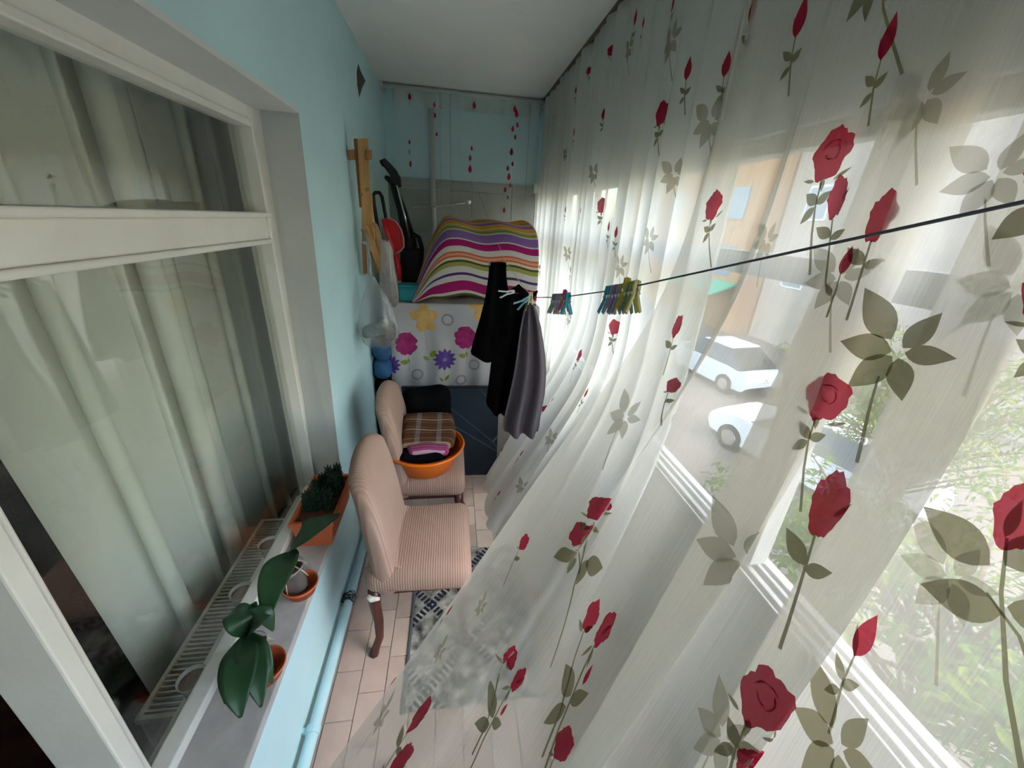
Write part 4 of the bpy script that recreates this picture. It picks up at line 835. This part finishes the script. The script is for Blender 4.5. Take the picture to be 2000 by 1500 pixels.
peg(onY(1031, 583, 1.70), 'blue', 'pale blue clothespin lying sideways left of the cream yellow one', 'clothespins on the line', (0, .95, 0), 1.2)
peg(onY(1000, 570, 1.76), 'white', 'white clothespin on the black garment', 'clothespins on the line', (0, 1.35, 0), 1.1)
peg(onY(958, 516, 2.02), 'teal', 'teal blue clothespin pinning the top corner of the black garment', 'clothespins on the line', (0, -1.0, .2), 1.1)

# garments
def garment(name, y0, rows, depth, material, label, folds, parts=None, cat='garment'):
    """rows: (u_left, u_right, v) outline in the hanging plane at distance y0"""
    c0 = onY((rows[0][0] + rows[0][1]) / 2, rows[0][2], y0); g = thing(name, (c0[0], c0[1], onY(rows[-1][0], rows[-1][2], y0)[2]), label, cat, 'clothes drying on the line')
    V = np.array([r[2] for r in rows], float); vv = np.linspace(V[0], V[-1], 34); ul = np.interp(vv, V, [r[0] for r in rows]); ur = np.interp(vv, V, [r[1] for r in rows])
    skew = np.interp(vv, V, [r[3] if len(r) > 3 else 0 for r in rows]); n = 44; P = np.zeros((n, len(vv), 3))
    for k_ in range(len(vv)):
        a = onY(ul[k_], vv[k_] - skew[k_] / 2, y0); c = onY(ur[k_], vv[k_] + skew[k_] / 2, y0); w = np.linalg.norm(c - a) / 2
        gro = .3 + .7 * k_ / len(vv)
        for j in range(n):
            an = 2 * PI * j / n; q = math.cos(an); e = math.sin(an); f_ = 1 + .0 * q
            dd = depth * gro * (e * abs(e) ** -.3 if abs(e) > 1e-6 else 0) * .5 + depth * .55 * gro * math.sin(folds * q * 2.2 + .8 + k_ * .02)
            P[j, k_] = (a + c) / 2 + (c - a) / 2 * q + np.array([0, dd, 0])
    b = MB(); b.grid(P, closed_u=True); b.f.append(tuple(j * len(vv) for j in range(n))); b.mi.append(0)
    b.build('cloth', material, g, smooth=True); return g, P
g1, _ = garment('black_trousers', 2.02, [(956, 988, 512), (954, 989, 540), (948, 994, 580), (938, 1000, 620), (926, 1004, 660), (918, 1004, 690), (940, 1004, 703)], .05, BLACKC, 'black garment hanging furthest back with its corner pegged up', 2)
g2, _ = garment('black_shirt', 1.80, [(978, 1034, 575), (974, 1036, 600), (966, 1032, 660), (961, 1024, 700), (954, 1015, 760), (950, 1008, 795, 16), (952, 1004, 808, 22)], .06, BLACKC, 'long black garment hanging between the pegs and the marbled board', 3)
g3, P3 = garment('mauve_skirt', 1.66, [(1026, 1044, 595), (1022, 1050, 610), (1016, 1058, 640), (1010, 1066, 690), (1004, 1069, 730), (995, 1066, 775), (986, 1058, 815), (983, 1055, 838), (986, 1053, 846)], .062, GREYC, 'mauve grey garment hanging nearest on the line', 3.2)
b = MB(); b.tube([tuple(P3[22 if True else 0, k_] + np.array([.002, -.012, 0])) for k_ in range(1, 33)], .003, 5); b.build('seam', mat('mauve_seam', (.16, .14, .16), .8), g3, smooth=True)
b = MB(); b.tube(px([(985, 560), (995, 572), (1012, 563), (1025, 576), (1042, 578), (1050, 568)], 1.80), [.006, .014, .02, .018, .014, .004], 8); b.build('waistband', BLACKC, g2, smooth=True)

# ============================================================ SILL PLANTS
def tpot(t, c, r0, r1, h, mt, name='saucer'):
    b = MB(); b.lathe([(0, 0), (r0, 0), (r1, h), (r1 + .003, h), (r1 + .003, h - .006)], c, 28); b.lathe([(r1 - .004, h), (r0 - .003, .006), (0, .006)], c, 28); b.f = b.f; return b.build(name, mt, t, smooth=True)
def big_leaf(t, pts, wid, mt=LEAF, name='leaf', curl=.14):
    """strap leaf along 3-D midrib points, keeled"""
    P = np.array(pts, float); k = np.linspace(0, len(P) - 1, 22); I = np.arange(len(P))
    # smooth midrib
    Q = np.stack([np.interp(k, I, P[:, a]) for a in range(3)], -1)
    for _ in range(6): Q[1:-1] = (Q[:-2] + 2 * Q[1:-1] + Q[2:]) / 4
    T = np.gradient(Q, axis=0); T /= np.linalg.norm(T, axis=1)[:, None]; up = np.array([0, 0, 1.0]); S = np.cross(T, up); S /= np.linalg.norm(S, axis=1)[:, None] + 1e-9; Nn = np.cross(S, T)
    t_ = np.linspace(0, 1, 22); w = wid * np.clip(np.sin(PI * (t_ * .93 + .035) ** .75), .08, 1); G = np.zeros((9, 22, 3))
    for i, a in enumerate(np.linspace(-1, 1, 9)): G[i] = Q + S * (w * a)[:, None] + Nn * (curl * w * abs(a) ** 1.3)[:, None]
    b = MB(); b.grid(G); o = b.build(name, mt, t, smooth=True); sd = o.modifiers.new('thick', 'SOLIDIFY'); sd.thickness = .002; return o
CLEAR = glass_mat('clear_plastic', (.86, .88, .88), 1.35, .12, .22)
def orchid(loc, label, leaves, tilt, seed):
    t = thing('potted_orchid', loc, label, 'potted plant', 'orchids on the sill'); x, y, z = loc; q = random.Random(seed)
    tpot(t, (x + .012, y, z), .042, .054, .042, TERRA)
    M = Matrix.Translation((x, y, z + .007)) @ Matrix.Rotation(tilt, 4, 'Y')
    b = MB(); b.lathe([(.0, 0), (.034, 0), (.046, .115), (.048, .115), (.0475, .108)], n=28, M=M); b.build('clear_pot', CLEAR, t, smooth=True)
    b = MB(); b.lathe([(0, .004), (.032, .004), (.042, .095), (.02, .10), (0, .103)], n=20, M=M); b.build('bark', BARK, t)
    for i in range(9):
        a = q.uniform(0, 6.28); b = MB(); p0_ = M @ Vector((.012 * math.cos(a), .012 * math.sin(a), .108)); p2_ = M @ Vector((.046 * math.cos(a + .8), .046 * math.sin(a + .8), .098)); p1_ = (p0_ + p2_) / 2 + Vector((0, 0, .018)); p3_ = p2_ + Vector((math.cos(a + 1) * .015, math.sin(a + 1) * .015, -q.uniform(.0, .05)))
        b.tube([p0_, p1_, p2_, p3_], [.002, .0022, .002, .0012], 5); b.build('root', ROOT, t, smooth=True)
    for i in range(14):
        a = q.uniform(0, 6.28); rr = q.uniform(.0, .036); b = MB(); MM = M @ Matrix.Translation((rr * math.cos(a), rr * math.sin(a), .104)) @ Matrix.Rotation(q.uniform(0, 3), 4, 'Z') @ Matrix.Rotation(q.uniform(-.6, .6), 4, 'X'); b.box((-.010, -.004, -.004), (.010, .004, .004), M=MM); b.build('bark_chip', BARK, t)
    for pts, w in leaves: big_leaf(t, pts, w)
    return t
def lp(lst): return [tuple(onZ(u, v, z)) for u, v, z in lst]
c1 = onZ(586, 1172, .452); c1 = (-.545, 1.055, .45)
orchid(c1, 'orchid in a clear pot with two long leaves beside the terracotta planter', [(lp([(566, 1072, .58), (590, 1045, .64), (622, 1022, .665), (664, 1003, .64)]), .056), (lp([(568, 1078, .58), (548, 1100, .62), (530, 1150, .62), (517, 1222, .56)]), .050), (lp([(568, 1072, .58), (574, 1083, .60), (580, 1098, .59)]), .016)], -.12, 3)
orchid((-.552, .785, .45), 'orchid in a clear pot with drooping leaves nearest the viewer on the sill', [
    (lp([(480, 1240, .58), (470, 1290, .61), (462, 1350, .60), (470, 1402, .55)]), .040), (lp([(482, 1238, .58), (492, 1275, .61), (502, 1330, .58), (510, 1382, .53)]), .034),
    (lp([(482, 1238, .58), (505, 1265, .58), (520, 1310, .54), (533, 1335, .50)]), .024), (lp([(480, 1240, .58), (470, 1212, .63), (458, 1190, .63), (441, 1212, .58)]), .036),
    (lp([(484, 1240, .58), (498, 1205, .64), (516, 1192, .63), (534, 1232, .56)]), .038), (lp([(478, 1245, .57), (458, 1285, .60), (444, 1330, .58), (440, 1375, .54)]), .030), (lp([(484, 1236, .58), (492, 1195, .62), (500, 1175, .64)]), .026)], -.12, 6)
# long planter with succulents
pt = thing('planter', (-.555, 1.42, .45), 'rectangular terracotta planter with spiky dark succulents at the sill end', 'planter')
def tap(p): return (p[0] * (1 + .9 * (p[2] + .06)), p[1] * (1 + .5 * (p[2] + .06)), p[2])
x0, x1, y0, y1, h = -.612, -.490, 1.265, 1.545, .13
def trough(x0, x1, y0, y1, z0, h, t_):
    f_ = .012; o0 = [(x0, y0), (x1, y0), (x1, y1), (x0, y1)]; o1 = [(x0 - f_, y0 - f_), (x1 + f_ * 1.6, y0 - f_), (x1 + f_ * 1.6, y1 + f_), (x0 - f_, y1 + f_)]
    rim = [(a[0] + (-.006 if i in (0, 3) else .006), a[1] + (-.006 if i < 2 else .006)) for i, a in enumerate(o1)]; inn = [(a[0] + (t_ if i in (0, 3) else -t_), a[1] + (t_ if i < 2 else -t_)) for i, a in enumerate(o1)]
    V = [(*p, z0) for p in o0] + [(*p, z0 + h - .02) for p in o1] + [(*p, z0 + h - .02) for p in rim] + [(*p, z0 + h) for p in rim] + [(*p, z0 + h) for p in inn] + [(*p, z0 + h - .03) for p in inn]
    f = [(3, 2, 1, 0)]
    for L_ in range(5): f += [(L_ * 4 + i, L_ * 4 + (i + 1) % 4, L_ * 4 + 4 + (i + 1) % 4, L_ * 4 + 4 + i) for i in range(4)]
    f.append((20, 21, 22, 23)); return V, f
V_, f_ = trough(x0, x1, y0, y1, .45, h, .008); b = MB(); b.add(V_, f_); b.build('trough', TERRA, pt, bevel=.002)
b = MB(); b.box((x0 - .004, y0 - .004, .54), (x1 + .012, y1 + .004, .562)); b.build('soil', BARK, pt)
q = random.Random(4); sp_mesh = MB()
for i in range(16):
    cx, cy = q.uniform(x0 + .01, x1 - .005), q.uniform(y0 + .06, y1 - .02); hh = q.uniform(.05, .11)
    sp = MB()
    for lvl in range(7):
        for j in range(6):
            a = j * PI / 3 + lvl * .5; zz = .562 + hh * lvl / 6; e = .026 * (1 - .4 * lvl / 6); sp.tube([(cx, cy, zz), (cx + math.cos(a) * e * .6, cy + math.sin(a) * e * .6, zz + .008), (cx + math.cos(a) * e, cy + math.sin(a) * e, zz + .024)], [.004, .0045, .0006], 4, caps=False)
    sp.build('succulent_rosette', SUCC, pt)
# cups behind the glass
for (u, v, lb) in ((545, 1072, 'clear plastic cup behind the glass, furthest along the ledge'), (490, 1166, 'clear plastic cup behind the glass, middle one on the ledge'), (408, 1335, 'clear plastic cup with soil behind the glass, nearest the viewer')):
    p = onZ(u, v, WZ0 + .02); t = thing('plastic_cup', (-.708, p[1], WZ0 - .012), lb, 'cup', 'cups on the inner ledge')
    CUPM = glass_mat('cup_plastic', (.80, .82, .80), 1.35, .15, .5)
    b = MB(); b.lathe([(0, .0), (.024, .0), (.034, .064), (.036, .066), (.0345, .060)], (-.708, p[1], WZ0 - .012), 24); b.build('cup', CUPM, t, smooth=True)
    b = MB(); b.lathe([(0, .002), (.0235, .002), (.031, .054), (0, .056)], (-.708, p[1], WZ0 - .012), 18); b.build('soil', BARK, t, smooth=True)
b = MB(); b.box((-.739, WY0, WZ0 - .06), (XG - .046, 1.60, WZ0 - .012)); tag(b.build('trim_3', WHITEP, org=(-.73, .5, WZ0 - .03), bevel=.003), 'inner white ledge behind the window glass', kind='structure')

# heating pipe along the wall foot
pi_ = thing('heating_pipe', (-.478, 1.0, .05), 'blue painted heating pipe along the foot of the wall', 'pipe')
b = MB(); b.tube([(-.482, YB, .055), (-.482, .5, .055), (-.480, 1.0, .055), (-.482, 2.4, .055)], .020, 14); b.build('pipe_run', PIPEB, pi_, smooth=True)
p = onX(626, 1458, -.47); b = MB(); b.tube([(-.482, p[1] - .012, .055), (-.482, p[1] + .012, .055)], .024, 14); b.box((XL, p[1] - .008, .045), (-.49, p[1] + .008, .065)); b.build('clip', PIPEB, pi_, smooth=False)
p = onX(686, 1184, -.475); tn = thing('wire_tangle', tuple(p), 'small tangle of black wire tied round the wall pipe', 'wire'); q = random.Random(2)
for i in range(9):
    b = MB(); c = Vector((-.482, p[1] + q.uniform(-.02, .02), .06)); b.tube([c + Vector((.024 * math.cos(a) * q.uniform(.8, 1.3), q.uniform(-.016, .016), .024 * math.sin(a) * q.uniform(.8, 1.3))) for a in np.linspace(0, 5.5, 9)], .0022, 5); b.build('wire', BLACKP, tn, smooth=True)

# rug under the chair
def rug_mat():
    M = mat('rug_pile', (.10, .14, .18), .95, .9, 22, .6, 250, col2=(.55, .55, .50)); N = M.node_tree.nodes; L = M.node_tree.links; p = N['Principled BSDF']; old = p.inputs['Base Color'].links[0].from_socket; tc = N.new('ShaderNodeTexCoord'); last = old
    for sg in (1, -1):
        mp = N.new('ShaderNodeMapping'); mp.inputs['Rotation'].default_value = (0, 0, sg * .75); L.new(tc.outputs['Object'], mp.inputs['Vector']); w = N.new('ShaderNodeTexWave'); w.inputs['Scale'].default_value = 1.25; w.bands_direction = 'X'; L.new(mp.outputs[0], w.inputs['Vector'])
        w2_ = N.new('ShaderNodeTexWave'); w2_.inputs['Scale'].default_value = 14; w2_.bands_direction = 'Y'; L.new(mp.outputs[0], w2_.inputs['Vector'])
        g1_ = N.new('ShaderNodeMath'); g1_.operation = 'GREATER_THAN'; g1_.inputs[1].default_value = .955; L.new(w.outputs['Fac'], g1_.inputs[0]); g2_ = N.new('ShaderNodeMath'); g2_.operation = 'GREATER_THAN'; g2_.inputs[1].default_value = .4; L.new(w2_.outputs['Fac'], g2_.inputs[0]); mu = N.new('ShaderNodeMath'); mu.operation = 'MULTIPLY'; L.new(g1_.outputs[0], mu.inputs[0]); L.new(g2_.outputs[0], mu.inputs[1])
        mx = N.new('ShaderNodeMix'); mx.data_type = 'RGBA'; mx.inputs['B'].default_value = (.015, .02, .04, 1); L.new(mu.outputs[0], mx.inputs['Factor']); L.new(last, mx.inputs['A']); last = mx.outputs['Result']
    L.new(last, p.inputs['Base Color']); return M
rg = thing('rug', (.06, 1.3, 0), 'small blue and cream patterned rug under the near chair', 'rug')
b = MB(); b.rbox((.075, 1.25, .005), (.53, .75, .010), .004, 7); b.build('pile', rug_mat(), rg, smooth=True)
b = MB(); b.box((-.196, .87, .001), (-.188, 1.63, .0105)); b.build('edge_binding', mat('rug_binding', (.10, .12, .15), .9), rg)
